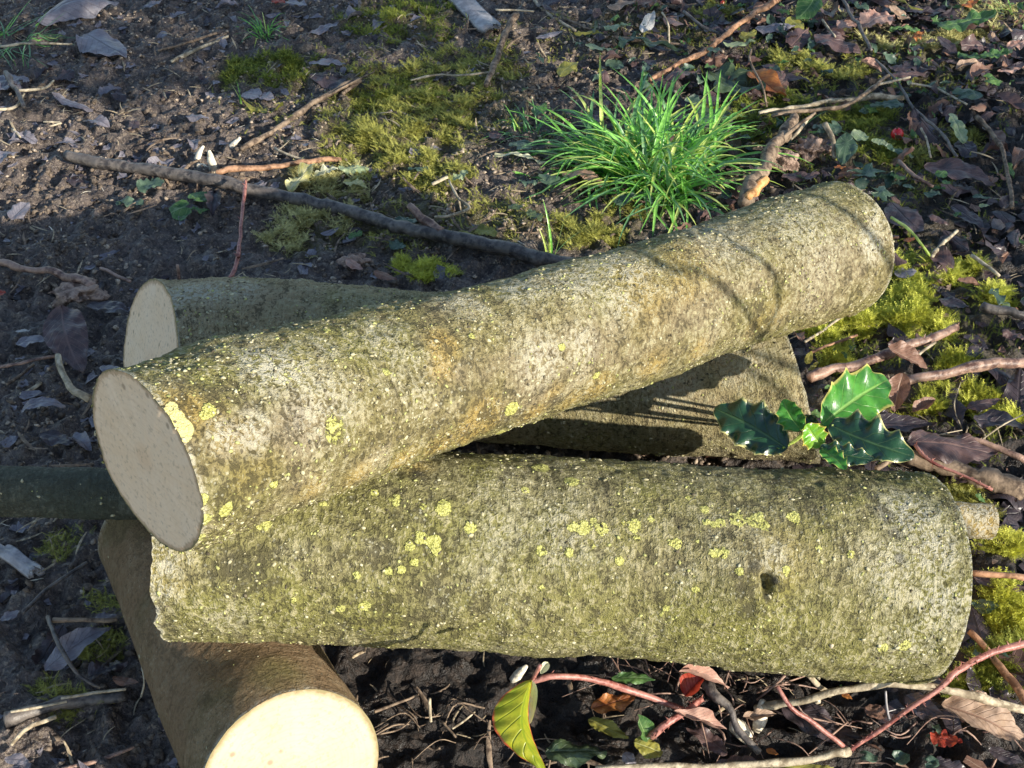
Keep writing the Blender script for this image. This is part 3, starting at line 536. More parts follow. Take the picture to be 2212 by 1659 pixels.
def moss(ells, n, mat, label, size=0.009, mound=0.006, seed=0, cat='moss', thresh=0.0, up=0.5):
    """ells: ellipses (x, y, rx, ry) in 2212-notes, laid on the soil"""
    r = np.random.default_rng(100+seed); blk = []; tot = sum(e[2]*e[3] for e in ells)
    for (x, y, rx, ry) in ells:
        rx, ry = rx*1.15, ry*1.15; k = int(1.9*n*rx*ry/1.32/tot); c0 = gp(x*F2, y*F2); ex = abs(gp((x+rx)*F2, y*F2)[0]-c0[0]); ey = abs(gp(x*F2, (y-ry)*F2)[1]-gp(x*F2, (y+ry)*F2)[1])/2
        a = r.uniform(0, 2*math.pi, k*3); q = np.sqrt(r.uniform(0, 1, k*3)); X = c0[0]+ex*q*np.cos(a); Y = c0[1]+ey*q*np.sin(a)
        ms = fbm(np.stack([X, Y, 0*X], 1)*55, 3, 200+seed)*1.3 - (q**2.5)*0.5 + r.uniform(-.2, .2, k*3)
        o = np.argsort(-ms)[:k]; X, Y, q, m_ = X[o], Y[o], q[o], ms[o]
        Z = hf_arr(X, Y)+mound*.6*np.clip(1-q**2, 0, 1)*(0.6+0.8*vnoise(np.stack([X, Y, 0*X], 1)*60, 7))*r.uniform(0.2, 1, k)
        P = np.stack([X, Y, Z], 1)
        for t in range(6):
            sel = np.arange(k) % 6 == t; kk = sel.sum()
            if kk: blk.append(scatter(*FT[t], P[sel], size*.9*r.uniform(.5, 1.35, kk), r.uniform(0, 6.28, kk), r.uniform(-.05, up*1.6, kk), r.uniform(-.5, .5, kk)))
    V, F = merge(blk); return tag(fmesh('moss', V, F, M[mat], smooth=False), label, cat, None, 'stuff')
# ---- mossy ground cover
moss([(580, 150, 110, 35), (650, 135, 60, 20)], 1500, 'mossG', 'small green moss patch in shade near the top left', .009, .004, 1)
moss([(860, 250, 150, 90), (960, 220, 110, 80), (800, 180, 60, 40), (1010, 150, 120, 70)], 5200, 'mossO', 'large olive brown moss carpet left of the grass tuft', .010, .008, 2)
moss([(880, 200, 90, 35), (830, 225, 60, 20)], 900, 'mossG', 'greener hump of moss in the middle of the olive carpet', .010, .010, 3)
moss([(850, 330, 130, 60), (760, 300, 60, 45), (930, 360, 90, 40), (980, 390, 60, 30)], 2600, 'mossO', 'ochre moss sprigs in the sun above the long grey stick', .009, .006, 4)
moss([(870, 40, 130, 45), (960, 20, 60, 20)], 1300, 'mossG', 'dark green moss patch at the top beside the weathered slat', .010, .004, 5)
moss([(700, 390, 85, 40), (740, 415, 60, 25)], 900, 'mossP', 'pale yellow moss patch touching the middle of the grey stick', .010, .006, 6)
moss([(660, 500, 90, 50), (720, 480, 50, 40)], 1100, 'mossP', 'pale moss sprigs below the grey stick', .010, .006, 7)
moss([(915, 585, 70, 22), (960, 595, 40, 14), (870, 580, 30, 14)], 1100, 'mossY', 'bright yellow moss patch on the soil right behind the rear log', .009, .006, 8)
moss([(1280, 500, 100, 40), (1340, 470, 50, 30), (1240, 520, 40, 22)], 1600, 'mossO', 'ochre moss cushion between the grass tuft and the upper log', .009, .006, 9)
moss([(1960, 690, 95, 45), (1990, 660, 55, 35)], 1900, 'mossY', 'bright yellow feathery moss right of the upper log end', .014, .012, 10, up=.8)
moss([(1990, 580, 80, 30), (2060, 590, 60, 25), (2140, 640, 50, 25)], 1300, 'mossY', 'yellow green moss along the right behind the upper log end', .012, .006, 11)
moss([(1790, 740, 60, 50), (1830, 700, 60, 22)], 800, 'mossY', 'open yellow moss sprigs between the rear log end and the reddish twig', .013, .006, 12, up=.8)
moss([(2080, 860, 80, 24), (2160, 900, 50, 20), (1990, 890, 50, 15), (2060, 790, 60, 15)], 1100, 'mossY', 'sparse yellow green moss at the right above the glossy dark leaves', .012, .005, 13, up=.8)
moss([(2150, 1185, 55, 22)], 600, 'mossY', 'yellow moss below the cut branch stub at the right edge', .011, .007, 14)
moss([(2165, 1310, 65, 50), (2200, 1340, 50, 40)], 1500, 'mossY', 'big yellow green moss cushion at the right edge beside the front log', .013, .014, 15, up=.8)
moss([(2170, 1430, 70, 45), (2080, 1490, 60, 16), (2130, 1490, 50, 20)], 1300, 'mossG', 'shaded green moss at the lower right corner of the front log', .012, .006, 16)
moss([(2090, 1080, 60, 35), (2110, 1105, 40, 20)], 700, 'mossO', 'dull moss in front of the thick reddish branch', .011, .005, 17)
moss([(1620, 265, 90, 35), (1700, 230, 70, 20), (1560, 270, 40, 25)], 1300, 'mossG', 'dark green moss strip right of the grass tuft', .011, .005, 18)
moss([(1850, 250, 80, 25), (1830, 270, 60, 25), (1900, 330, 60, 25)], 1400, 'mossG', 'green moss mound left of the red berry', .011, .006, 19)
moss([(1770, 140, 90, 30), (1810, 165, 90, 20), (1700, 130, 40, 20)], 1100, 'mossO', 'olive moss between the brown leaves at the upper right', .012, .005, 20)
moss([(1900, 90, 60, 16), (2060, 85, 90, 22), (2150, 40, 70, 40), (1980, 95, 40, 16)], 1500, 'mossP', 'sunlit pale moss in the upper right corner', .013, .006, 21)
moss([(1540, 30, 60, 20), (1590, 20, 40, 14)], 500, 'mossO', 'little olive moss patch at the top edge behind the brown stem', .011, .004, 22)
moss([(1780, 30, 90, 20)], 400, 'mossP', 'faint moss sprigs at the top edge among brown leaves', .011, .004, 23)
moss([(1990, 340, 60, 30), (2080, 300, 60, 30)], 500, 'mossO', 'thin moss around the red berry', .011, .004, 24)
moss([(130, 1180, 60, 50), (250, 1300, 60, 60), (190, 1380, 80, 40), (150, 1500, 90, 40)], 700, 'mossO', 'thin moss specks on the shaded soil left of the log pile', .008, .002, 25)
moss([(1900, 180, 300, 120), (1950, 400, 250, 120), (2000, 720, 220, 150), (1600, 120, 200, 70), (2050, 980, 150, 80)], 2600, 'mossG', 'thin sprigs of green moss threaded all through the litter on the right', .009, .004, 30, thresh=0, up=.8)
moss([(950, 470, 300, 70), (1000, 330, 260, 120), (700, 200, 220, 100), (1250, 100, 250, 60)], 2200, 'mossO', 'thin scattered moss sprigs on the soil between the grey stick and the grass tuft', .008, .002, 31)
# ---- loose soil, straw and leaf fragments
def chunk_template(seed):
    r = np.random.default_rng(seed); t = (1+5**.5)/2
    V = np.array([[-1, t, 0], [1, t, 0], [-1, -t, 0], [1, -t, 0], [0, -1, t], [0, 1, t], [0, -1, -t], [0, 1, -t], [t, 0, -1], [t, 0, 1], [-t, 0, -1], [-t, 0, 1]])/1.9
    F = np.array([[0, 11, 5], [0, 5, 1], [0, 1, 7], [0, 7, 10], [0, 10, 11], [1, 5, 9], [5, 11, 4], [11, 10, 2], [10, 7, 6], [7, 1, 8], [3, 9, 4], [3, 4, 2], [3, 2, 6], [3, 6, 8], [3, 8, 9], [4, 9, 5], [2, 4, 11], [6, 2, 10], [8, 6, 7], [9, 8, 1]])
    return V*r.uniform(.5, 1.25, (12, 1))*np.array([1, r.uniform(.5, 1), r.uniform(.35, .7)]), F
def rnd_ground(n, x0=-.95, x1=.95, y0=.38, y1=2.1, clump=None, seed=0, fx=None):
    r = np.random.default_rng(seed); X = r.uniform(x0, x1, n*4); Y = r.uniform(y0, y1, n*4); wg = r.uniform(0, 1, n*4)
    if clump: wg = wg*0.5 + 0.5*(fbm(np.stack([X, Y, 0*X], 1)*clump, 3, seed)+.5)
    if fx is not None: wg = wg + fx(X, Y)
    o = np.argsort(-wg)[:n]; return X[o], Y[o], r
CH = [chunk_template(k) for k in range(5)]
def crumbs(n, name, mat, label, smin, smax, clump, seed, fx=None, sink=.1):
    X, Y, r = rnd_ground(n, clump=clump, seed=seed, fx=fx); s = smin+(smax-smin)*r.uniform(0, 1, n)**2.5; P = np.stack([X, Y, hf_arr(X, Y)+s*sink], 1); blk = []
    for t in range(5):
        sel = np.arange(n) % 5 == t; k = sel.sum(); blk.append(scatter(*CH[t], P[sel], s[sel], r.uniform(0, 6.28, k), r.uniform(-.6, .6, k), r.uniform(-.6, .6, k)))
    V, F = merge(blk); return tag(fmesh(name, V, F, M[mat], smooth=False), label, 'soil', None, 'stuff')
crumbs(26000, 'soil_crumbs', 'crumb', 'dark crumbs of worked soil scattered over the ground', .0008, .0058, 9, 5, lambda X, Y: -.35*sstep(.05, .5, X)-.6*sstep(.70, .6, Y)*sstep(-.2, -.1, X))
M['paleCr'] = simple_mat('dry_crumb', (0.20, 0.15, 0.105), (0.40, 0.32, 0.24), 150, 0.85, 0.6)
crumbs(14000, 'dry_soil_crumbs', 'paleCr', 'paler dry crumbs and specks strewn on the soil', .0006, .0040, 12, 6, lambda X, Y: -.45*sstep(.10, .4, X)-.5*sstep(.75, .6, Y), .4)
def sliver(seed):
    r = np.random.default_rng(seed); b = r.uniform(-.25, .25); n = 6; V = []; F = []
    for k in range(n):
        t = k/(n-1)-.5; c = np.array([t, b*(t*t-.25)*2, .12*(0.25-t*t)]); wd = .5*(1-abs(t)*1.2)
        V += [c+[0, wd*.10, 0], c+[0, 0, wd*.07], c-[0, wd*.10, 0]]
    for k in range(n-1):
        a = 3*k; F += [[a, a+1, a+4], [a, a+4, a+3], [a+1, a+2, a+5], [a+1, a+5, a+4]]
    return np.array(V), np.array(F)
def frag(seed):
    r = np.random.default_rng(seed); n = 7; th = np.sort(r.uniform(0, 6.28, n)); rad = r.uniform(.45, 1, n); cu = r.uniform(-.5, .5); V = [[0, 0, 0]]; F = []
    for f in (.55, 1.0):
        for k in range(n):
            x, y = f*rad[k]*math.cos(th[k])*.5, f*rad[k]*math.sin(th[k])*.36; V.append([x, y, cu*(x*x*1.6)+r.uniform(-.04, .06)])
    for k in range(n):
        k2 = (k+1) % n; F += [[0, 1+k, 1+k2], [1+k, 1+n+k, 1+n+k2], [1+k, 1+n+k2, 1+k2]]
    return np.array(V, float), np.array(F)
def bits(n, tmpl, name, mat, label, smin, smax, clump, seed, fx=None, lift=.001, pt_=.25, cat='debris', y0=.38, y1=2.1):
    X, Y, r = rnd_ground(n, clump=clump, seed=seed, fx=fx, y0=y0, y1=y1); s = smin+(smax-smin)*r.uniform(0, 1, n)**1.8; P = np.stack([X, Y, hf_arr(X, Y)+lift+.08*s], 1); blk = []
    T = [tmpl(seed*10+k) for k in range(6)]; uvs = []
    for t in range(6):
        sel = np.arange(n) % 6 == t; k = sel.sum(); blk.append(scatter(*T[t], P[sel], s[sel], r.uniform(0, 6.28, k), r.normal(0, pt_, k), r.normal(0, pt_, k))); q = T[t][0]; uvs.append(np.tile(np.stack([q[:, 0]+.5, q[:, 1]*1.8+.5], 1), (k, 1)))
    V, F = merge(blk); return tag(fmesh(name, V, F, mat, uv=np.concatenate(uvs)), label, cat, None, 'stuff')
def litter_leaf(seed):
    kk = ['ovate', 'serrate', 'lobed', 'ovate', 'obov', 'crenate'][seed % 6]; V, F, T, U = leaf_geo((-.5, 0, 0), (.5, 0, 0), .5, kk, arch=random.uniform(-.05, .16), curl=random.uniform(-.3, .5), wav=.16, seed=seed, nu=16, nv=3); return V, F
bits(2600, sliver, 'straw_bits', M['straw'], 'short straw coloured plant bits strewn over the ground', .006, .028, 8, 7, lambda X, Y: -.15*sstep(.1, .5, X))
bits(1100, sliver, 'twig_bits', M['stickB'], 'tiny brown twig bits strewn over the ground', .010, .045, 6, 8)
bits(450, sliver, 'pale_chips', M['chip'], 'tiny pale chips sprinkled on the soil', .003, .012, 8, 9)
rt_ = lambda X, Y: .6*sstep(-.05, .25, X+.1*fbm(np.stack([X, Y, 0*X], 1)*5, 2, 8)) + .35*sstep(1.45, 1.6, Y)*sstep(-.1, .1, X)
bits(420, litter_leaf, 'leaf_litter', LM['dark'], 'mass of dark wet leaves matted over the soil on the right', .02, .062, 6, 20, rt_, .004, .22, 'leaf litter')
bits(300, litter_leaf, 'leaf_litter', LM['purple'], 'mass of purplish brown leaves matted over the soil on the right', .02, .055, 6, 21, rt_, .006, .28, 'leaf litter')
bits(170, litter_leaf, 'leaf_litter', LM['brown'], 'mass of small brown leaves among the dark litter on the right', .014, .04, 6, 22, rt_, .007, .35, 'leaf litter')
bits(420, litter_leaf, 'small_greenery', LM['teal'], 'small low green leaves growing through the litter on the right', .010, .030, 6, 23, rt_, .010, .35, 'ground cover')
bits(300, litter_leaf, 'small_greenery', LM['green'], 'small bright green leaves growing through the litter and moss', .008, .022, 6, 24, rt_, .010, .35, 'ground cover')
bits(2300, frag, 'leaf_fragments', LM['dark'], 'dark torn leaf fragments forming the litter on the right', .008, .040, 6, 10, rt_, .002, .22, 'leaf litter')
bits(1300, frag, 'brown_leaf_fragments', LM['brown'], 'brown torn leaf fragments mixed in the litter on the right', .005, .026, 7, 11, rt_, .003, .3, 'leaf litter')
bits(700, frag, 'purple_leaf_fragments', LM['purple'], 'purplish leaf fragments mixed in the litter on the right', .008, .034, 7, 12, rt_, .003, .25, 'leaf litter')
bits(500, frag, 'tan_leaf_fragments', LM['tan'], 'small tan leaf flakes scattered among the litter', .003, .013, 7, 13, rt_, .004, .4, 'leaf litter')
bits(150, litter_leaf, 'grey_leaf_litter', LM['bluegrey'], 'flat grey rotting leaves pressed into the mud on the left', .015, .045, 6, 25, lambda X, Y: -.6*sstep(-.2, .1, X), .0, .08, 'leaf litter')
bits(170, litter_leaf, 'mud_leaf_litter', LM['dark'], 'dark muddy leaf flakes pressed into the mud on the left', .012, .040, 6, 26, lambda X, Y: -.6*sstep(-.2, .1, X), .0, .12, 'leaf litter')
bits(1500, frag, 'grey_leaf_fragments', LM['bluegrey'], 'grey rotting leaf scraps pressed into the mud on the left', .006, .030, 7, 14, lambda X, Y: -.5*sstep(-.2, .1, X), .001, .12, 'leaf litter')
bits(260, frag, 'green_scraps', LM['green'], 'tiny green leaf scraps among the litter', .004, .012, 7, 15, rt_, .004, .4, 'leaf litter')
# ---- long sticks and twigs (crop notes: column, row, x, y)
LSG = 'twigs lying on the ground'
stick('stick', [(0, 0, 430, 1010), (0, 0, 640, 1045), (0, 0, 830, 1080), (0, 0, 1160, 1130), (0, 0, 1500, 1200), (0, 0, 1900, 1280), (1, 0, 0, 1350), (1, 0, 300, 1450), (1, 0, 580, 1525), (1, 0, 1000, 1600), (1, 1, 1330, 30), (1, 1, 1800, 110)], [5.4, 7.4], M['stickG'], 'long dark grey stick running from the left to behind the upper log', 'stick', None, lift=[.003]*12, sides=14, jit=.08)
stick('twig_stub', [(1, 0, 430, 1325), (1, 0, 520, 1410), (1, 0, 640, 1515)], [3.2, 5.5], M['stickR'], 'reddish broken side twig sticking up from the long grey stick', lift=[.028, .018, .008])
stick('twig', [(0, 0, 1560, 970), (0, 0, 1780, 840), (0, 0, 2000, 690), (0, 0, 2212, 570), (1, 0, 120, 520)], [2.6, 2.9], M['stickB'], 'brown twig pointing up right above the long grey stick', group=LSG, side=[(.6, .06, .05, .01, .0016)])
stick('twig', [(0, 0, 1400, 1122), (0, 0, 1700, 1085), (0, 0, 2000, 1045), (0, 0, 2212, 1030)], [3.0, 2.6], M['stickO'], 'orange twig lying just above the long grey stick', lift=[.012, .01, .006, .003])
stick('twig', [(0, 0, 1780, 960), (0, 0, 1900, 1010), (0, 0, 2000, 1040)], [1.2, 1.2], M['stickP'], 'thin pale twig meeting the orange twig')
stick('bramble_stem', [(0, 0, 1592, 1170), (0, 0, 1582, 1260), (0, 0, 1560, 1450), (0, 0, 1545, 1640), (0, 1, 1540, 10), (0, 1, 1490, 145)], [1.6, 2.3], M['bramble'], 'thin red thorny stem standing in front of the grey stick', 'stem', lift=[.03, .03, .025, .018, .012, .004], thorns=26)
stick('twig', [(0, 0, 1110, 400), (0, 0, 1300, 315), (0, 0, 1480, 235)], [1.8, 1.4], M['stickP'], 'short pale twig in the mud at the upper left')
stick('twig', [(0, 0, 1020, 330), (0, 0, 1200, 280), (0, 0, 1400, 215)], [1.5, 1.3], M['stickB'], 'thin brown twig above the short pale one')
stick('twig', [(1, 0, 1140, 85), (1, 0, 1080, 200), (1, 0, 1020, 340), (1, 0, 940, 560)], [3.6, 2.8], M['stickB'], 'straight grey brown twig below the weathered slat', lift=[.01, .012, .01, .004])
stick('twig', [(1, 0, 1000, 62), (1, 0, 1120, 72), (1, 0, 1250, 70)], [1, 1], M['stickP'], 'thin pale stalk crossing the top of a grey brown twig', lift=[.02]*3)
stick('twig', [(1, 0, 450, 520), (1, 0, 560, 500), (1, 0, 640, 480), (1, 0, 800, 484), (1, 0, 980, 470)], [1.0, 1.2], M['stickP'], 'thin curved pale stalk lying over the olive moss', lift=[.008]*5)
stick('twig', [(1, 0, 0, 610), (1, 0, 120, 530)], [2.2, 1.5], M['stickB'], 'short dark twig left of the olive moss')
stick('straw', [(1, 0, 590, 1190), (1, 0, 690, 1145)], [2.0, 1.5], M['stickP'], 'short pale straw above the reddish side twig', lift=[.008, .012])
stick('straw', [(1, 0, 695, 1165), (1, 0, 750, 1270), (1, 0, 830, 1340), (1, 0, 700, 1400), (1, 0, 600, 1410)], [1.2, 1.6], M['stickP'], 'bent yellowish straw near the reddish side twig', lift=[.01]*5)
stick('twig', [(1, 0, 1300, 60), (1, 0, 1500, 140), (1, 0, 1600, 190)], [1.5, 1.2], M['stickB'], 'thin brown stem at the top behind the grass tuft')
stick('twig', [(1, 0, 1250, 0), (1, 0, 1330, 80), (1, 0, 1520, 200)], [1.4, 1.4], M['stickP'], 'thin pale stem slanting down from the top edge')
stick('twig', [(1, 0, 1750, 240), (1, 0, 2000, 265), (1, 0, 2212, 290)], [2.0, 1.6], M['stickB'], 'thin grey twig beside the long dark green leaf')
stick('twig', [(1, 0, 2080, 80), (1, 0, 2120, 180), (1, 0, 2120, 280)], [1.0, 1.0], M['stickP'], 'fine upright stalk behind the grass tuft', lift=[.03, .02, .005])
stick('twig', [(1, 0, 2000, 520), (1, 0, 2212, 400), (2, 0, 160, 320), (2, 0, 260, 240), (2, 0, 450, 100), (2, 0, 650, -20)], [2.3, 2.7], M['stickO'], 'long orange brown stem reaching from behind the grass to the top edge', lift=[.01, .014, .016, .02, .02, .02])
stick('branch', [(2, 0, 400, 1310), (2, 0, 500, 1110), (2, 0, 590, 960), (2, 0, 680, 840), (2, 0, 715, 765)], [8.0, 4.2], M['stickB'], 'short thick broken branch leaning behind the upper log', 'branch', lift=[.018, .016, .012, .01, .008], sides=14, jit=.3, side=[(.55, .05, .05, .012, .003)])
stick('split_wood', [(2, 0, 425, 1280), (2, 0, 480, 1215), (2, 0, 535, 1165)], [5.0, 4.2], M['inner'], 'orange split inner wood on the short broken branch', 'wood', lift=[.026, .025, .024], sides=7, jit=.35)
stick('twig', [(2, 0, 700, 900), (2, 0, 770, 820), (2, 0, 840, 745)], [1.8, 1.6], M['stickP'], 'pale stalk rising right of the short broken branch', lift=[.008, .012, .01])
stick('twig', [(2, 0, 500, 730), (2, 0, 760, 690), (2, 0, 1000, 650), (2, 0, 1430, 622)], [2.2, 2.6], M['stickP'], 'long pale straw coloured twig left of the red berry', lift=[.01, .01, .01, .01], jit=.25)
stick('twig', [(2, 0, 575, 748), (2, 0, 800, 715), (2, 0, 1000, 690), (2, 0, 1150, 640), (2, 0, 1335, 485)], [2.0, 1.8], M['stickB'], 'brown twig crossing the long straw coloured one', lift=[.012, .016, .018, .02, .02])
stick('twig', [(2, 0, 1150, 640), (2, 0, 1250, 550), (2, 0, 1475, 500)], [1.5, 1.2], M['stickP'], 'forked pale twig end above the toothed teal leaf', lift=[.02, .022, .02])
stick('twig', [(2, 0, 1040, 0), (2, 0, 1090, 90), (2, 0, 1150, 190), (2, 0, 1220, 320)], [1.6, 1.8], M['stickG'], 'dark thin twig beside the pink veined leaf', lift=[.02]*4)
stick('twig', [(2, 0, 905, 130), (2, 0, 990, 240)], [1.2, 1.0], M['stickP'], 'short pale stalk over the purple brown leaf', lift=[.014]*2)
stick('twig', [(2, 0, 1250, 385), (2, 0, 1400, 545), (2, 0, 1500, 700), (2, 0, 1660, 850), (2, 0, 1775, 1010)], [1.3, 1.6], M['stickG'], 'long dark thread like twig right of the red berry', lift=[.016]*5)
stick('twig', [(2, 0, 1900, 760), (2, 0, 1990, 850), (2, 0, 2060, 960), (2, 0, 2105, 1100), (2, 0, 2140, 1340)], [2.4, 2.0], M['stickB'], 'curved brown twig near the right edge', lift=[.014]*5)
stick('twig', [(2, 0, 0, 80), (2, 0, 110, 160), (2, 0, 240, 225)], [1.8, 1.4], M['stickG'], 'dark arched twig at the top above the dark green lobed leaf', lift=[.012]*3)
stick('twig', [(2, 0, 440, 320), (2, 0, 440, 400), (2, 0, 520, 560), (2, 0, 550, 690)], [1.1, 1.2], M['stickB'], 'fine brown stalk hanging over the red brown leaf', lift=[.03, .028, .02, .006])
stick('twig', [(2, 0, 1470, 540), (2, 0, 1650, 580), (2, 0, 1840, 680)], [1.3, 1.1], M['stickP'], 'thin pale stalk pointing at the round teal leaf', lift=[.01]*3)
stick('stalk', [(2, 0, 1355, 1410), (2, 0, 1480, 1500), (2, 0, 1560, 1600), (2, 0, 1600, 1659)], [1.5, 1.4], M['grassY'], 'single yellow green stem right of the upper log end', 'stem', lift=[.02, .024, .018, .01])
stick('twig', [(2, 0, 1610, 1659), (2, 0, 1690, 1580), (2, 0, 1775, 1500)], [2.2, 1.8], M['stickP'], 'pale twig right of the single yellow green stem', lift=[.01]*3)
stick('twig', [(2, 0, 1400, 1050), (2, 0, 1500, 1150), (2, 0, 1620, 1210)], [2.2, 1.6], M['stickR'], 'short reddish twig beside the big purple brown leaf', lift=[.012]*3)
stick('twig', [(2, 0, 920, 800), (2, 0, 980, 900), (2, 0, 985, 1020)], [3.0, 2.4], M['stickP'], 'short pale upright stalk between the bluish leaves', lift=[.02, .014, .004])
stick('twig', [(2, 0, 1540, 830), (2, 0, 1580, 900), (2, 0, 1610, 1020)], [1.3, 1.1], M['stickP'], 'fine pale stalk right of the red berry', lift=[.014]*3)
stick('twig', [(2, 1, 820, 785), (2, 1, 1000, 735), (2, 1, 1270, 645), (2, 1, 1560, 545), (2, 1, 1780, 455)], [5.0, 4.4], M['stickR'], 'thick pale reddish twig starting at the end of the rear log', lift=[.014]*5, sides=10, thorns=14)
stick('twig', [(2, 1, 1390, 830), (2, 1, 1520, 790), (2, 1, 1830, 735), (2, 1, 2240, 690)], [4.2, 5.4], M['stickR'], 'thick reddish twig reaching the right edge above the holly', lift=[.016]*4, sides=10, thorns=10)
stick('twig', [(2, 1, 1480, 690), (2, 1, 1560, 610), (2, 1, 1640, 560)], [1.8, 1.4], M['stickP'], 'small pale twig forking off above the pointed brown leaf', lift=[.018]*3)
stick('twig', [(2, 1, 790, 560), (2, 1, 920, 470), (2, 1, 1060, 380)], [1.6, 1.2], M['stickP'], 'thin pale twig at the top of the rear log end', lift=[.01]*3)
stick('twig', [(2, 1, 840, 620), (2, 1, 980, 570), (2, 1, 1130, 510)], [1.5, 1.2], M['stickO'], 'thin orange twig right of the rear log end', lift=[.012]*3)
stick('stick', [(2, 1, 1940, 335), (2, 1, 2080, 360), (2, 1, 2240, 392)], [5.0, 4.6], M['stickG'], 'dark thick stick at the right edge beside the bright moss', 'stick', lift=[.006]*3, sides=10)
stick('twig', [(2, 1, 1870, -10), (2, 1, 1970, 60), (2, 1, 2050, 130)], [2.0, 1.6], M['stickP'], 'curved pale twig near the right edge below the purple leaves', lift=[.014]*3)
stick('branch', [(2, 1, 1440, 1330), (2, 1, 1700, 1370), (2, 1, 1950, 1440), (2, 1, 2260, 1540)], [8, 11], M['stickB'], 'thick reddish brown branch going off the right edge behind the front log', 'branch', lift=[.003]*4, sides=14, jit=.2)
stick('bramble_stem', [(2, 1, 1510, 1225), (2, 1, 1590, 1325), (2, 1, 1780, 1410), (2, 1, 2010, 1512)], [1.8, 1.6], M['bramble'], 'thin thorny stem over the thick reddish brown branch', 'stem', lift=[.03]*4, thorns=22)
stick('twig', [(2, 1, 1250, 1380), (2, 1, 1350, 1330), (2, 1, 1400, 1300), (2, 1, 1500, 1300)], [3.0, 2.4], M['stickB'], 'dried brown stalk between the holly and the thick branch', lift=[.014]*4)
stick('twig', [(2, 1, 1850, 1180), (2, 1, 2030, 1240), (2, 1, 2230, 1330)], [3, 3.4], M['stickR'], 'reddish thorny twig at the right edge below the dark leaves', lift=[.01]*3, thorns=14)
# lower right stems
stick('twig', [(2, 2, 1880, 400), (2, 2, 2030, 410), (2, 2, 2240, 430)], [3.2, 3.4], M['stickO'], 'orange brown twig at the right edge between two moss cushions', lift=[.02]*3)
stick('twig', [(2, 2, 1850, 770), (2, 2, 2000, 920), (2, 2, 2120, 1080), (2, 2, 2240, 1240)], [3.4, 4.4], M['stickO'], 'orange brown twig slanting down to the lower right corner', lift=[.01]*4)
stick('bramble_stem', [(2, 2, 1040, 1570), (2, 2, 1290, 1400), (2, 2, 1480, 1270), (2, 2, 1650, 1150), (2, 2, 1800, 1010), (2, 2, 1950, 925), (2, 2, 2240, 845)], [2.0, 3.6], M['bramble'], 'long red thorny stem rising past the right end of the front log', 'stem', lift=[.012, .03, .045, .055, .065, .07, .07], thorns=90, sides=10)
stick('stalk', [(2, 2, 470, 1265), (2, 2, 700, 1240), (2, 2, 1000, 1155), (2, 2, 1330, 1112), (2, 2, 1680, 1155), (2, 2, 1950, 1210), (2, 2, 2240, 1295)], [3.4, 4.0], M['stickP'], 'long arched pale stalk along the foot of the front log', 'stalk', lift=[.006, .02, .036, .04, .036, .03, .02], sides=10)
stick('twig', [(2, 2, 612, 1135), (2, 2, 700, 1265), (2, 2, 850, 1380), (2, 2, 1060, 1540)], [2.0, 2.8], M['bramble'], 'straight reddish twig joining the lower thorny stem', lift=[.05, .04, .026, .012])
stick('stalk', [(1, 2, 1640, 1655), (1, 2, 2212, 1650), (2, 2, 300, 1640), (2, 2, 560, 1622), (2, 2, 800, 1600), (2, 2, 950, 1570), (2, 2, 1070, 1553)], [3.2, 4.0], M['stickP'], 'pale yellow stalk along the bottom edge of the picture', 'stalk', lift=[.02]*7, sides=10)
stick('twig', [(2, 2, 770, 1010), (2, 2, 850, 1090), (2, 2, 960, 1185)], [2.6, 3.0], M['stickP'], 'small tan rootlet hanging under the front log', lift=[.06, .04, .02])
stick('twig', [(2, 2, 965, 860), (2, 2, 925, 960), (2, 2, 885, 1080)], [2.2, 1.6], M['stickP'], 'short crooked tan twig against the front log', lift=[.10, .075, .05])
stick('twig', [(2, 2, 665, 1055), (2, 2, 580, 1130), (2, 2, 480, 1215)], [1.6, 1.2], M['stickR'], 'thin red brown twig under the front log', lift=[.03, .02, .01])
stick('twig', [(2, 2, 1315, 1160), (2, 2, 1320, 1260), (2, 2, 1345, 1350)], [1.2, 1.2], M['bluegrey'], 'thin grey stalk hanging below the arched pale stalk', lift=[.03, .02, .01])
stick('bramble_stem', [(1, 2, 1240, 1090), (1, 2, 1340, 1055), (1, 2, 1480, 1065), (1, 2, 1660, 1095), (1, 2, 1850, 1150), (1, 2, 2212, 1280)], [3.0, 3.0], M['bramble'], 'smooth red stem that carries the hanging red edged leaf', 'stem', lift=[.065, .07, .065, .055, .04, .02], thorns=10, sides=10)
stick('bramble_stem', [(1, 2, 2010, 1460), (1, 2, 2100, 1370), (1, 2, 2212, 1290), (2, 2, 120, 1210)], [4.0, 3.2], M['bramble'], 'short pinkish hairy stem at the bottom, under the red stem', 'stem', lift=[.02, .03, .03, .025], thorns=40, sides=10)
stick('twig', [(2, 2, 130, 1090), (2, 2, 210, 1180), (2, 2, 310, 1280), (2, 2, 360, 1400), (2, 2, 490, 1560)], [6.5, 3.0], M['stickG'], 'knobbly dark twig beside the pink leaf bundle', lift=[.02, .024, .02, .014, .008], sides=10, jit=.4)
stick('twig', [(1, 2, 215, 1290), (1, 2, 340, 1240), (1, 2, 500, 1180)], [1.8, 1.2], M['stickB'], 'light brown rootlet on dark soil right of the cream sawn end', lift=[.006]*3)
stick('twig', [(1, 2, 720, 1400), (1, 2, 800, 1350), (1, 2, 865, 1295)], [1.2, 1.0], M['stickP'], 'thin pale rootlet in the dark soil beside the hanging leaf', lift=[.006]*3)
stick('twig', [(1, 2, 650, 1355), (1, 2, 745, 1460)], [1.5, 1.2], M['stickB'], 'short brown rootlet crossing a thin pale one')
stick('twig', [(1, 2, 575, 1210), (1, 2, 580, 1360)], [1.6, 1.6], M['stickP'], 'short upright pale sliver on the dark soil under the front log', lift=[.012, .004])
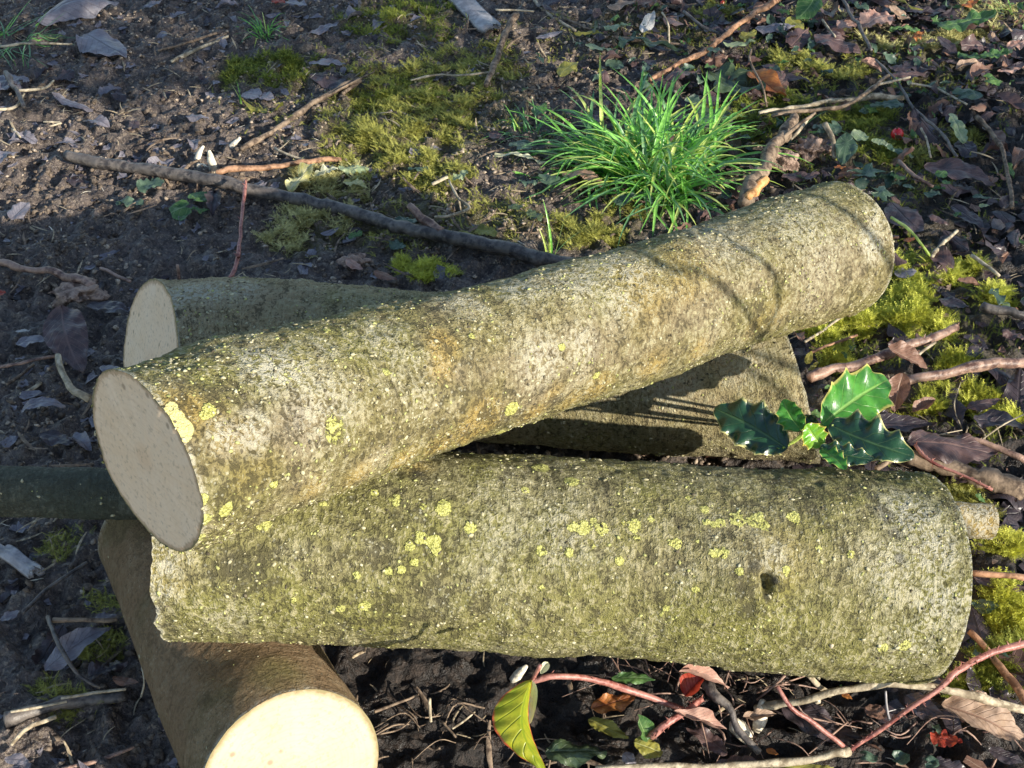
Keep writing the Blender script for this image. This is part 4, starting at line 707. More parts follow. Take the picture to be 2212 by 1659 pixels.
# lower left
stick('twig', [(0, 2, 305, 680), (0, 2, 360, 820), (0, 2, 430, 950), (0, 2, 530, 1070), (0, 2, 650, 1140)], [2.4, 1.8], M['stickG'], 'curved dark twig over the two grey leaves at the lower left', lift=[.014, .016, .018, .012, .006])
stick('twig', [(0, 2, 150, 650), (0, 2, 320, 490), (0, 2, 560, 330)], [2.2, 1.6], M['stickG'], 'straight grey twig on shaded soil at the lower left', lift=[.006]*3)
stick('stick', [(0, 2, 60, 1360), (0, 2, 300, 1260), (0, 2, 560, 1210), (0, 2, 800, 1175)], [7.5, 4.5], M['stickG'], 'dark rough stick on shaded soil left of the cream sawn end', 'stick', sides=10, jit=.3)
stick('twig', [(0, 2, 400, 1205), (0, 2, 600, 1170), (0, 2, 815, 1150)], [1.6, 1.6], M['stickP'], 'pale stalk above the dark rough stick', lift=[.014]*3)
stick('twig', [(0, 2, 70, 1290), (0, 2, 250, 1260), (0, 2, 430, 1225)], [1.6, 1.2], M['stickP'], 'pale stalk lying left on the dark rough stick', lift=[.014]*3)
stick('twig', [(0, 2, 70, 1510), (0, 2, 180, 1400), (0, 2, 360, 1325)], [1.8, 2.4], M['stickP'], 'pale stalk in front of the dark rough stick', lift=[.004]*3)
stick('twig', [(0, 2, 350, 700), (0, 2, 540, 705), (0, 2, 760, 700)], [2.8, 2.2], M['stickB'], 'dark brown twig lying above the grey leaf at the lower left', lift=[.012]*3)
stick('stick', [(0, 2, -60, 215), (0, 2, 120, 310), (0, 2, 280, 395)], [5.5, 5.0], M['bluegrey'], 'blue grey stick end at the left edge under the dark branch', 'stick', sides=10)
stick('twig', [(0, 2, 400, 1665), (0, 2, 620, 1610), (0, 2, 870, 1525)], [2.6, 1.6], M['stickR'], 'reddish twig in the lower left corner by the big sawn end')
stick('twig', [(0, 2, 920, 1000), (0, 2, 935, 1100), (0, 2, 915, 1200)], [1.1, 1.1], M['stickP'], 'fine pale stalk against the smooth brown log', lift=[.02, .014, .004])
# left middle
stick('twig', [(0, 1, 375, 640), (0, 1, 400, 740), (0, 1, 450, 850), (0, 1, 570, 930)], [3.0, 4.4], M['stickP'], 'crooked light brown twig left of the rear sawn end', lift=[.02, .018, .012, .006], sides=10, jit=.3)
stick('twig', [(0, 1, -20, 715), (0, 1, 160, 680), (0, 1, 380, 645)], [2.0, 1.6], M['stickR'], 'reddish twig from the left edge to the crooked light brown one', lift=[.01]*3)
stick('twig', [(0, 1, 40, 835), (0, 1, 130, 770), (0, 1, 220, 700)], [1.6, 1.4], M['stickB'], 'short brown twig below the reddish one at the left edge')
stick('twig', [(0, 1, 130, 895), (0, 1, 190, 860), (0, 1, 260, 820)], [2.4, 1.8], M['stickP'], 'short pale brown twig on dark mud at the left')
stick('twig', [(0, 1, -20, 40), (0, 1, 200, 90), (0, 1, 420, 130), (0, 1, 600, 200)], [3.0, 4.6], M['stickR'], 'peeling reddish twig in the sun at the left edge', lift=[.004]*4, jit=.35)
stick('twig', [(0, 1, 650, 85), (0, 1, 850, 170)], [2.0, 1.8], M['stickR'], 'short reddish twig above the top of the rear sawn end')
stick('twig', [(0, 1, 1150, 55), (0, 1, 1160, 150)], [1.6, 1.6], M['stickR'], 'tiny upright red twig behind the rear log', lift=[.02, .004])
stick('twig', [(0, 0, 40, 470), (0, 0, 90, 560), (0, 0, 150, 690)], [2.8, 2.2], M['stickG'], 'dark grey twig between two small grey leaves at the left edge', lift=[.01]*3)
stick('straw', [(0, 0, 130, 585), (0, 0, 280, 578), (0, 0, 350, 520)], [1.8, 1.0], M['stickP'], 'flat pale straw at the left edge', lift=[.012]*3)
stick('straw', [(0, 0, -20, 705), (0, 0, 90, 690), (0, 0, 160, 610)], [2.0, 1.2], M['stickP'], 'curled pale straw in the sun at the left edge', lift=[.008]*3)
stick('straw', [(0, 0, 280, 790), (0, 0, 400, 792), (0, 0, 320, 820)], [1.0, 1.0], M['stickP'], 'thin bent straw in the sunny strip on the left', lift=[.006]*3)
stick('straw', [(0, 0, 80, 835), (0, 0, 130, 890)], [1.5, 1.0], M['stickP'], 'very short pale straw near the left edge', lift=[.006]*2)
stick('straw', [(0, 0, 0, 300), (0, 0, 200, 290), (0, 0, 470, 285)], [1.4, 1.0], M['stickP'], 'long dull straw through the small grass at the upper left', lift=[.008]*3)
# ---- wood chips, slat, lump, berries
def chip(c, h, r_, label, tilt=(0, 0), mat='chip'):
    px = cr(*c); b0 = gp(*px, -0.002); top = b0+np.array([tilt[0], tilt[1], h]); V, F, T = tube([b0, (b0+top)/2, top], [r_, r_*1.1, r_*.5], n=6, sides=5, jit=.3, seed=int(h*9999))
    return tag(fmesh('wood_chip', V, [F, T], M[mat]), label, 'wood chip')
chip((0, 0, 1378, 1125), .030, .0042, 'upright white chip of wood behind the long grey stick')
chip((0, 0, 1262, 1060), .018, .0032, 'small leaning white chip left of the upright one', (.012, .006))
chip((0, 0, 1465, 985), .012, .0032, 'pale chip pointing up right near the brown twig', (.016, .01))
chip((0, 0, 1330, 1105), .008, .0045, 'low white chip at the foot of the upright one', (-.008, 0))
chip((2, 2, 440, 1470), .014, .0055, 'pinkish white chip at the bottom beside the knobbly twig', (-.010, .004))
chip((2, 2, 490, 1400), .018, .0045, 'curled white sliver above the pinkish white chip', (.002, .010))
chip((2, 2, 885, 1235), .010, .0035, 'tiny pale chip below the arched pale stalk')
chip((1, 2, 1110, 1105), .016, .0028, 'small pale bud hanging left of the hanging leaf', (.010, .002))
def slat(a, b, wid, th, mat, label, name='slat', cat='wood', lift=.006):
    A = gp(*cr(*a), lift); B = gp(*cr(*b), lift); T = B-A; L = np.linalg.norm(T); T = T/L; S = np.cross([0, 0, 1], T); n = 40; V = []; F = []; NS = 8
    for i in range(n):
        t = i/(n-1)
        for j in range(NS+1):
            s = j/NS*2-1; e = 1.0; wl = wid*(1+.05*math.sin(t*9))*(1-.25*sstep(.9, 1, t)*random.uniform(.2, 1))
            q = A+T*(t*L - .010*sstep(.9, 1, t)*random.uniform(0, 1)) + S*s*wl/2 + np.array([0, 0, th*(1-s*s)+.0006*math.sin(s*19)+.001*math.sin(t*7)]); V.append(q)
    o = len(V); V += [v-np.array([0, 0, th*1.5]) for v in V]; W = NS+1
    for i in range(n-1):
        for j in range(NS): a_ = i*W+j; F += [[a_, a_+1, a_+W+1, a_+W], [o+a_, o+a_+W, o+a_+W+1, o+a_+1]]
        for j in (0, NS): a_ = i*W+j; F.append([a_, a_+W, o+a_+W, o+a_])
    for i in (0, n-1):
        for j in range(NS): a_ = i*W+j; F.append([a_, a_+1, o+a_+1, o+a_])
    return tag(fmesh(name, np.array(V), np.array(F), M[mat]), label, cat)
slat((1, 0, 700, -90), (1, 0, 985, 190), .030, .004, 'bluegrey', 'flat weathered grey slat at the top edge', 'slat', 'wood', .010)
slat((0, 2, 20, 240), (0, 2, 250, 400), .012, .002, 'bluegrey', 'narrow grey bark strip lying on the blue grey stick', 'bark_strip', 'bark', .016)
def lump(c, r_, label, mat, sq=.6, name='bark_lump', cat='bark', amp=.35, n=40):
    p = gp(*cr(*c)); th = np.linspace(0, 2*math.pi, n, endpoint=False); ph = np.linspace(0.02, math.pi-.02, n//2); TH, PH = np.meshgrid(th, ph)
    D = np.stack([np.sin(PH)*np.cos(TH), np.sin(PH)*np.sin(TH), np.cos(PH)], -1).reshape(-1, 3)
    k = 1+amp*fbm(D*1.9+p*50, 4, 31); V = p+np.array([0, 0, r_*.25])+D*(r_*k)[:, None]*np.array([1, .8, sq]); m_ = n//2
    i = np.arange(m_-1)[:, None]; j = np.arange(n)[None]; j2 = (j+1) % n; F = np.stack([i*n+j, i*n+j2, (i+1)*n+j2, (i+1)*n+j], 2).reshape(-1, 4)
    return tag(fmesh(name, V, F, M[mat]), label, cat)
M['barklump'] = simple_mat('crumbling_bark', (0.12, 0.075, 0.055), (0.36, 0.25, 0.19), 70, 0.8, 1.0, 200, dist=.004)
lump((2, 0, 640, 1070), .019, 'crumbling brown bark lump beside the short broken branch', 'barklump', .7, amp=1.0)
lump((2, 0, 840, 990), .018, 'second bark lump, pinkish brown, further from the broken branch', 'barklump', .6, amp=1.1)
lump((1, 1, 80, 60), .014, 'pinkish brown clod behind the middle of the rear log', 'barklump', .6, amp=1.0, name='clod', cat='clod')
lump((0, 1, 500, 260), .020, 'sunlit crumbly clod left of the rear sawn end', 'barklump', .35, amp=1.2, name='clod', cat='clod')
def berry(c, rpx, label, lift=0.0, calyx=True):
    px = cr(*c); p = gp(*px, .006+lift); d = (p-CAM)@FWD; r_ = rpx/FPX*d; n = 24; e = empty('berry', Vector(tuple(p-np.array([0, 0, r_]))))
    th = np.linspace(0, 2*math.pi, n, endpoint=False); ph = np.linspace(.01, math.pi-.01, 14); TH, PH = np.meshgrid(th, ph)
    D = np.stack([np.sin(PH)*np.cos(TH), np.sin(PH)*np.sin(TH), np.cos(PH)], -1).reshape(-1, 3); V = p+D*r_*np.array([1.0, 1.0, 1.12])
    i = np.arange(13)[:, None]; j = np.arange(n)[None]; j2 = (j+1) % n; F = np.stack([i*n+j, i*n+j2, (i+1)*n+j2, (i+1)*n+j], 2).reshape(-1, 4); fmesh('fruit', V, F, M['berry'], e)
    V, F, T = tube([p+np.array([-.2*r_, 0, r_*1.05]), p+np.array([-.3*r_, 0, r_*1.3])], [r_*.16, r_*.22], n=4, sides=6); fmesh('calyx', V, [F, T], M['sepal'], e)
    return tag(e, label, 'berry')
berry((2, 0, 1390, 872), 6.3, 'shiny red berry lying on the moss at the upper right')
berry((2, 0, 258, 22), 2.6, 'tiny red berry at the top edge behind the orange brown stem')
# ---- grass
def blade_block(P0, az, el, ln, wd, droop, twist, n=9):
    """vectorised grass blades: strips of three vertices across"""
    k = len(P0); t = np.linspace(0, 1, n)
    h = np.stack([np.cos(az), np.sin(az), 0*az], 1); e = el[:, None]-droop[:, None]*t[None]**1.3; step = ln[:, None]/(n-1)
    dx = np.cos(e)*step; dz = np.sin(e)*step; R_ = np.concatenate([np.zeros((k, 1)), np.cumsum(dx[:, :-1], 1)], 1); Zz = np.concatenate([np.zeros((k, 1)), np.cumsum(dz[:, :-1], 1)], 1)
    s = np.stack([-np.sin(az), np.cos(az), 0*az], 1); sw = twist[:, None]*t[None]**2*ln[:, None]*.35
    C = P0[:, None]+h[:, None]*R_[..., None]+s[:, None]*sw[..., None]; C[..., 2] += Zz
    wv = wd[:, None]*(np.clip(1-t, 0, 1)[None]**.55)*(.6+.4*np.minimum(t*6, 1))[None]
    up = np.stack([-np.sin(e)*h[:, None, 0], -np.sin(e)*h[:, None, 1], np.cos(e)], -1)
    V = np.stack([C-s[:, None]*wv[..., None]/2+up*wv[..., None]*.25, C, C+s[:, None]*wv[..., None]/2+up*wv[..., None]*.25], 2)
    gz = hf_arr(V[..., 0].ravel(), V[..., 1].ravel()).reshape(V.shape[:-1])+.001; V[..., 2] = np.maximum(V[..., 2], gz)
    i = np.arange(n-1)[:, None]; j = np.arange(2)[None]; f = np.stack([i*3+j, i*3+j+1, (i+1)*3+j+1, (i+1)*3+j], 2).reshape(-1, 4)
    return V.reshape(-1, 3), (f[None]+(np.arange(k)*n*3)[:, None, None]).reshape(-1, 4)
def tuft(c, n, L, rad, label, wd=.0022, seed=0, mixc=(.62, .2, .18), el=(.35, 1.35), droop=(.5, 2.0), name='grass_tuft', offs=(0, 0), azr=None, cat='grass', centres=None):
    r = np.random.default_rng(seed+500); p = gp(*cr(*c)); root = empty(name, Vector(tuple(p))); lo = 0
    for mat, fr in zip(('grass', 'grassY', 'grassD'), mixc):
        k = max(1, int(n*fr)); a = r.uniform(0, 2*math.pi, k); q = rad*np.sqrt(r.uniform(0, 1, k)); cc = np.zeros((k, 2))
        if centres: cc = np.array([[gp(*cr(*x))[0]-p[0], gp(*cr(*x))[1]-p[1]] for x in centres])[r.integers(0, len(centres), k)]
        X = p[0]+cc[:, 0]+q*np.cos(a); Y = p[1]+cc[:, 1]+q*np.sin(a)*.8; P0 = np.stack([X, Y, hf_arr(X, Y)-.001], 1)
        az = a+r.normal(0, 1.0, k) if azr is None else r.uniform(azr[0], azr[1], k)
        V, F = blade_block(P0, az, r.uniform(el[0], el[1], k), L*r.uniform(.45, 1.1, k), wd*r.uniform(.6, 1.25, k), r.uniform(*droop, k), r.normal(0, .5, k))
        fmesh('blades', V, F, M[mat], root)
    return tag(root, label, cat)
tuft((1, 0, 1900, 1080), 470, .118, .034, 'large bright green grass tuft in the sun behind the upper log', seed=1, wd=.0054, el=(.25, 1.3), mixc=(.5, .25, .25), centres=[(1, 0, 1720, 1060), (1, 0, 1880, 1100), (1, 0, 2000, 1180), (1, 0, 2080, 1120), (2, 0, 20, 1050), (1, 0, 2100, 1250)])
tuft((0, 0, 1715, 215), 42, .040, .010, 'small green grass tuft in the shade at the upper left', seed=2, wd=.002, mixc=(.5, .1, .4))
tuft((0, 0, 60, 270), 60, .085, .025, 'flattened bluish green grass at the left edge near the top', seed=3, wd=.002, mixc=(.3, .05, .65), el=(.05, .6), droop=(.1, .8))
tuft((1, 1, 1360, 5), 9, .060, .004, 'little yellow green grass sprout in front of the large tuft', seed=4, wd=.0024, mixc=(.2, .7, .1), el=(1.0, 1.5), droop=(.1, .6), name='grass_sprout')
tuft((0, 0, 1560, 660), 3, .040, .002, 'single upright grass blade in shade left of the olive moss', seed=5, wd=.002, mixc=(.4, .4, .2), el=(1.3, 1.55), droop=(0, .3), name='grass_sprout')
tuft((1, 0, 1200, 880), 26, .045, .02, 'dull green grass wisps at the left foot of the large tuft', seed=6, wd=.002, mixc=(.3, .1, .6))
tuft((2, 0, 2150, 120), 14, .05, .02, 'few thin grass blades in the upper right corner', seed=7, wd=.0016, mixc=(.4, .3, .3))
tuft((2, 0, 780, 870), 16, .06, .015, 'few green blades right of the short broken branch', seed=9, wd=.002, mixc=(.3, .1, .6), el=(.1, .7))
# ---- leaves (column, row, x, y of base; of tip), width ratio, outline, colour
leaf((0, 0, 240, 140), (0, 0, 770, 10), .40, 'ovate', 'bluegrey', 'large curled blue grey leaf at the top left', .004, .010, arch=.10, curl=-.25)
leaf((0, 0, 540, 215), (0, 0, 820, 375), .55, 'ovate', 'bluegrey', 'mud stained grey leaf just below the large curled one', .003, .003, arch=.04)
leaf((0, 0, -20, 590), (0, 0, 50, 480), .9, 'round', 'bluegrey', 'small grey leaf cut by the left edge', .003, .004)
leaf((0, 0, 90, 570), (0, 0, 150, 490), .9, 'round', 'bluegrey', 'small round grey leaf right of the dark grey twig', .003, .006)
leaf((0, 0, 1570, 600), (0, 0, 1690, 625), 1.0, 'round', 'bluegrey', 'small grey leaf under the single upright grass blade', .003, .003)
leaf((0, 0, 1680, 610), (0, 0, 1775, 635), .9, 'ovate', 'bluegrey', 'smaller grey leaf touching the one under the blade', .003, .003)
leaf((0, 0, 1565, 655), (0, 0, 1840, 690), .16, 'lance', 'olive', 'narrow yellow green leaf curved on the soil at the upper left', .004, .008, arch=-.14)
leaf((0, 0, 2000, 405), (1, 0, 30, 420), .35, 'ovate', 'bluegrey', 'pointed grey leaf left of the olive moss', .004, .006)
leaf((0, 0, 2010, 470), (1, 0, 60, 560), .5, 'ovate', 'dark', 'dark grey leaf below the pointed grey one', .002, .003)
leaf((0, 0, 930, 40), (0, 0, 1050, 5), .5, 'ovate', 'bluegrey', 'small grey leaf at the top edge right of the large curled one', .004, .006)
leaf((0, 0, 1850, 10), (0, 0, 1990, 30), .6, 'ovate', 'bluegrey', 'grey leaf at the top edge near the red flake', .004, .008)
leaf((0, 0, 1760, 0), (0, 0, 1850, 22), .5, 'ovate', 'red', 'bright red flake of leaf at the top edge', .006, .006)
leaf((0, 0, 2000, 220), (0, 0, 2200, 150), .3, 'ovate', 'bluegrey', 'long grey leaf beside the small shaded grass tuft', .003, .003)
leaf((0, 0, 340, 620), (0, 0, 600, 700), .25, 'lance', 'bluegrey', 'thin grey strip of leaf in the mud on the left', .002, .002)
leaf((0, 0, 1240, 1330), (0, 0, 1080, 1390), 1.1, 'scallop', 'green', 'bright green lobed leaf under the long grey stick', .008, .004)
leaf((0, 0, 1230, 1300), (0, 0, 1375, 1250), .8, 'scallop', 'green', 'green lobed leaf touching the long grey stick', .008, .006)
leaf((0, 0, 1230, 1350), (0, 0, 1370, 1355), .45, 'lobed', 'green', 'narrow light green leaf lobe right of the bright lobed leaf', .010, .006)
leaf((0, 0, 890, 1220), (0, 0, 1060, 1160), .7, 'crenate', 'teal', 'bluish green leaf under the left part of the grey stick', .006, .006)
leaf((0, 0, 750, 1300), (0, 0, 930, 1330), .5, 'crenate', 'teal', 'dull bluish leaf left of the bright green lobed one', .004, .004)
leaf((0, 0, 1870, 1235), (0, 0, 2040, 1050), .5, 'lobed', 'yellow', 'pale yellow lobed leaf on top of the grey stick', .006, .014)
leaf((0, 0, 2030, 1130), (0, 0, 2212, 1070), .45, 'lobed', 'cream', 'cream leaf right of the pale yellow lobed one', .008, .010)
leaf((1, 0, -20, 1090), (1, 0, 180, 1085), .45, 'crenate', 'palegreen', 'pale green leaf in the pale moss above the grey stick', .008, .006)
leaf((1, 0, 10, 1180), (1, 0, 170, 1210), .5, 'lobed', 'yellow', 'yellow leaf in the pale moss above the grey stick', .006, .006)
leaf((0, 0, 70, 1420), (0, 0, 190, 1310), .8, 'ovate', 'bluegrey', 'blue grey leaf in the dark mud left of the lobed leaves', .003, .008)
leaf((1, 0, 430, 1090), (1, 0, 570, 1090), .45, 'crenate', 'teal', 'small teal leaf below the ochre moss sprigs', .005, .005)
leaf((1, 0, 715, 1160), (1, 0, 820, 1115), .7, 'crenate', 'palegreen', 'small pale green leaf above the bent straw', .006, .008)
leaf((1, 0, 870, 1480), (1, 0, 1000, 1530), .7, 'crenate', 'olive', 'olive leaf behind the right part of the grey stick', .006, .006)
leaf((1, 0, 755, 1500), (1, 0, 860, 1525), .5, 'crenate', 'olive', 'yellow green leaf touching the right part of the grey stick', .008, .006)
leaf((1, 0, 1080, 1340), (1, 0, 1180, 1335), .6, 'crenate', 'darkgreen', 'small dark green leaf in front of the grass wisps', .005, .005)
leaf((1, 0, 1200, 1370), (1, 0, 1300, 1420), .8, 'crenate', 'darkgreen', 'dark green leaf behind the grass sprout', .006, .004)
leaf((1, 0, 340, 1420), (1, 0, 500, 1430), .5, 'crenate', 'teal', 'teal leaf half under the grey stick by the reddish side twig', .005, .004)
leaf((1, 0, 330, 1560), (1, 0, 400, 1620), .8, 'crenate', 'teal', 'small teal leaf below the grey stick', .005, .004)
leaf((1, 0, 50, 1540), (1, 0, 130, 1500), .6, 'crenate', 'green', 'small green leaf below the left middle of the grey stick', .005, .004)
leaf((1, 0, 1250, 745), (1, 0, 1330, 670), .7, 'ovate', 'green', 'plain green leaf at the upper left side of the large tuft', .010, .014)
leaf((1, 0, 1110, 960), (1, 0, 1230, 900), .7, 'scallop', 'teal', 'teal leaf at the left side of the large tuft', .008, .008)
leaf((1, 0, 1150, 1180), (1, 0, 1275, 1175), .6, 'crenate', 'teal', 'small teal leaf below the white leaning leaf', .006, .006)
leaf((1, 0, 1270, 1160), (1, 0, 1450, 1160), .6, 'scallop', 'teal', 'scalloped teal leaf left of the sunlit brown leaf', .008, .008)
leaf((1, 0, 1430, 1120), (1, 0, 1720, 1225), .38, 'serrate', 'pink', 'sunlit pinkish brown leaf under the large grass tuft', .006, .006, arch=.10)
leaf((1, 0, 995, 980), (1, 0, 1340, 1045), .10, 'lance', 'cream', 'narrow cream blade pointing left from the large tuft', .014, .010)
leaf((1, 0, 960, 860), (1, 0, 1060, 900), .6, 'ovate', 'purple', 'small purplish leaf between olive moss and grass tuft', .004, .004)
leaf((1, 0, 1690, 170), (1, 0, 1890, 165), .5, 'lobed', 'palegreen', 'pale green lobed leaf at the top behind the grass tuft', .010, .012)
leaf((1, 0, 1510, 205), (1, 0, 1700, 210), .25, 'lobed', 'olive', 'narrow yellow green leaf left of the pale lobed one', .008, .008)
leaf((1, 0, 1580, 290), (1, 0, 1765, 335), .28, 'ovate', 'palegreen', 'slim light green leaf left of the long dark green one', .010, .008)
leaf((1, 0, 1865, 235), (1, 0, 2210, 335), .22, 'lance', 'darkgreen', 'long dark green leaf behind the grass tuft', .010, .008)
leaf((1, 0, 1415, 485), (1, 0, 1535, 395), .5, 'ovate', 'olive', 'olive leaf above the left of the grass tuft', .008, .012)
leaf((1, 0, 1730, 395), (1, 0, 1815, 440), .9, 'round', 'teal', 'round teal leaf above the middle of the grass tuft', .008, .008)
leaf((1, 0, 1260, 240), (1, 0, 1440, 200), .3, 'ovate', 'bluegrey', 'small grey leaf right of the straight grey brown twig', .004, .006)
leaf((1, 0, 1950, 215), (1, 0, 2030, 70), .45, 'ovate', 'white', 'whitish worn leaf standing up at the top edge', .004, .020)
leaf((1, 0, 1720, 45), (1, 0, 1910, 10), .45, 'ovate', 'tan', 'tan leaf at the top edge behind the pale lobed leaf', .008, .010)
leaf((1, 0, 1900, 35), (1, 0, 2100, -20), .5, 'ovate', 'brown', 'brown leaf at the top edge beside the whitish worn leaf', .006, .012)
leaf((1, 0, 2090, 110), (1, 0, 2220, 160), .5, 'serrate', 'pink', 'pinkish leaf at the top behind the orange brown stem', .006, .008)
leaf((2, 0, 170, 450), (2, 0, 530, 620), .75, 'lobed', 'darkgreen', 'big dark green lobed leaf right of the grass tuft', .010, .008)
leaf((2, 0, 110, 700), (2, 0, 260, 870), .8, 'lobed', 'darkgreen', 'second dark green lobed leaf, lower, in the grass shade', .006, .004)
leaf((2, 0, 430, 460), (2, 0, 670, 630), .45, 'ovate', 'orange', 'red brown folded leaf beside the big dark green one', .008, .006, fold=.25)
leaf((2, 0, 490, 430), (2, 0, 830, 530), .35, 'ovate', 'dark', 'dark blue grey leaf behind the red brown folded one', .003, .004)
leaf((2, 0, 470, 190), (2, 0, 730, 160), .45, 'ovate', 'bluegrey', 'glossy blue grey leaf at the top under the orange brown stem', .010, .010)
leaf((2, 0, 375, 250), (2, 0, 480, 200), .6, 'ovate', 'olive', 'yellow olive leaf touching the glossy blue grey one', .012, .012)
leaf((2, 0, 260, 285), (2, 0, 470, 275), .3, 'ovate', 'palegreen', 'slim green leaf crossing behind the orange brown stem', .008, .008)
leaf((2, 0, 160, 320), (2, 0, 250, 320), .8, 'round', 'teal', 'small round teal leaf on the orange brown stem', .020, .020)
leaf((2, 0, 860, -30), (2, 0, 740, 130), .7, 'ovate', 'green', 'green leaf hanging at the top edge at the right', .030, .010)
leaf((2, 0, 690, 110), (2, 0, 780, 190), .7, 'ovate', 'olive', 'olive leaf below the green leaf at the top edge', .010, .006)
leaf((2, 0, 850, 230), (2, 0, 1160, 340), .62, 'ovate', 'purple', 'wide purple brown veined leaf at the upper right', .010, .006, arch=.06)
leaf((2, 0, 1010, 180), (2, 0, 1150, 130), .7, 'ovate', 'pink', 'pale brown leaf behind the wide purple brown one', .012, .014)
leaf((2, 0, 1160, 180), (2, 0, 1375, 90), .95, 'serrate', 'pink', 'sunlit pink crinkled leaf at the upper right', .010, .022, wav=.14, arch=.08)
leaf((2, 0, 1340, 40), (2, 0, 1470, 130), .6, 'ovate', 'tan', 'tan leaf right of the pink crinkled one', .016, .006)
leaf((2, 0, 1430, 60), (2, 0, 1720, 80), .35, 'ovate', 'dark', 'dark leaf at the top edge right of the tan one', .008, .008)
leaf((2, 0, 1310, -10), (2, 0, 1560, 60), .13, 'lance', 'olive', 'curved yellow stalk like leaf at the top edge', .020, .014)
leaf((2, 0, 1810, 45), (2, 0, 1920, 5), .5, 'ovate', 'orange', 'orange brown leaf at the top edge above the green leaf', .010, .014)
leaf((2, 0, 1340, 190), (2, 0, 1540, 185), .28, 'crenate', 'green', 'narrow green leaf below the pink crinkled one', .010, .010)
leaf((2, 0, 1660, 170), (2, 0, 2010, 115), .42, 'crenate', 'green', 'large green leaf in the upper right corner', .018, .018)
leaf((2, 0, 1610, 110), (2, 0, 1690, 170), .7, 'lobed', 'green', 'small green leaf left of the large green one', .014, .010)
leaf((2, 0, 1490, 250), (2, 0, 1570, 210), .8, 'lobed', 'orange', 'small orange curled leaf on the sunlit moss', .012, .018, wav=.2)
leaf((2, 0, 1570, 270), (2, 0, 1665, 260), .5, 'lobed', 'tan', 'tan curled scrap right of the small orange leaf', .010, .014, wav=.2)
leaf((2, 0, 1650, 240), (2, 0, 1790, 360), .45, 'ovate', 'dark', 'dark blue leaf leaning below the large green one', .016, .006)
leaf((2, 0, 1930, 370), (2, 0, 1790, 340), .6, 'crenate', 'green', 'left leaf of the green pair near the right edge', .014, .010)
leaf((2, 0, 1930, 350), (2, 0, 2110, 340), .55, 'crenate', 'green', 'right leaf of the green pair near the right edge', .016, .014)
leaf((2, 0, 2100, 310), (2, 0, 2240, 260), .7, 'serrate', 'pink', 'pinkish brown leaf cut by the right edge near the top', .010, .016, wav=.12)
leaf((2, 0, 1770, 440), (2, 0, 1940, 400), .35, 'ovate', 'tan', 'curled tan leaf below the green pair', .012, .016, curl=.5)
leaf((2, 0, 1870, 500), (2, 0, 2010, 430), .5, 'ovate', 'brown', 'brown leaf above the round green leaf', .010, .014, curl=.3)
leaf((2, 0, 2040, 455), (2, 0, 2212, 440), .28, 'ovate', 'pink', 'light brown leaf edge above a thin stalk at the right edge', .018, .018)
leaf((2, 0, 1950, 500), (2, 0, 2090, 530), .9, 'polar', 'green', 'round green leaf near the right edge', .014, .010)
leaf((2, 0, 1750, 610), (2, 0, 1975, 590), .52, 'scallop', 'teal', 'round teal leaf with toothed edge right of the forked twig', .014, .014)
leaf((2, 0, 1215, 680), (2, 0, 1435, 670), .48, 'crenate', 'teal', 'toothed teal leaf above the red berry', .016, .014)
leaf((2, 0, 1330, 430), (2, 0, 1580, 420), .45, 'lobed', 'dark', 'dark ragged leaf above the forked twig', .006, .008)
leaf((2, 0, 1350, 480), (2, 0, 1580, 490), .4, 'ovate', 'purple', 'grey purple leaf under the dark ragged one', .008, .006)
leaf((2, 0, 1160, 400), (2, 0, 1290, 460), .6, 'ovate', 'pink', 'small curled pinkish leaf left of the dark ragged one', .008, .006, curl=.4)
leaf((2, 0, 1740, 735), (2, 0, 1825, 915), .36, 'crenate', 'palegreen', 'green leaf with holes hanging right of the berry', .020, .010)
leaf((2, 0, 1110, 840), (2, 0, 1190, 910), .9, 'round', 'palegreen', 'first pale curled leaf left of the red berry', .014, .010)
leaf((2, 0, 1220, 910), (2, 0, 1330, 950), .6, 'crenate', 'palegreen', 'second pale leaf below the red berry', .012, .010)
leaf((2, 0, 1310, 950), (2, 0, 1500, 1010), .30, 'crenate', 'ivy', 'long pale edged leaf strip below the red berry', .012, .008)
leaf((2, 0, 855, 850), (2, 0, 960, 800), .8, 'scallop', 'teal', 'teal leaf left of the short pale stalk', .014, .018)
leaf((2, 0, 945, 790), (2, 0, 1025, 870), .7, 'scallop', 'teal', 'teal leaf right of the short pale stalk', .018, .012)
leaf((2, 0, 1060, 870), (2, 0, 1030, 1060), .55, 'ovate', 'ivy', 'drooping bluish green leaf left of the berry', .018, .006)
leaf((2, 0, 1090, 1110), (2, 0, 1340, 1110), .6, 'ivy', 'ivy', 'ivy leaf with pale veins behind the upper log end', .012, .012, petiole=.1)
leaf((2, 0, 1220, 1220), (2, 0, 1380, 1280), .9, 'ivy', 'ivy', 'ivy leaf with pale veins touching the upper log end', .020, .010)
leaf((2, 0, 1345, 1130), (2, 0, 1445, 1150), .6, 'crenate', 'green', 'small green leaf right of the upper ivy leaf', .012, .010)
leaf((2, 0, 1425, 1200), (2, 0, 1505, 1215), .6, 'ovate', 'teal', 'tiny teal leaf right of the lower ivy leaf', .014, .014)
leaf((2, 0, 980, 1080), (2, 0, 1060, 1085), .5, 'ovate', 'orange', 'small orange leaf just above the upper log end', .010, .010)
leaf((2, 0, 640, 1150), (2, 0, 900, 1130), .35, 'ovate', 'purple', 'purple brown leaf between the broken branch and the upper log', .008, .008)
leaf((2, 0, 1560, 1080), (2, 0, 2030, 1190), .48, 'serrate', 'purple', 'very large reddish purple leaf near the right edge', .010, .008, arch=.05)
leaf((2, 0, 1660, 1150), (2, 0, 1700, 1105), .9, 'round', 'green', 'tiny green leaf on the very large purple leaf', .020, .022)
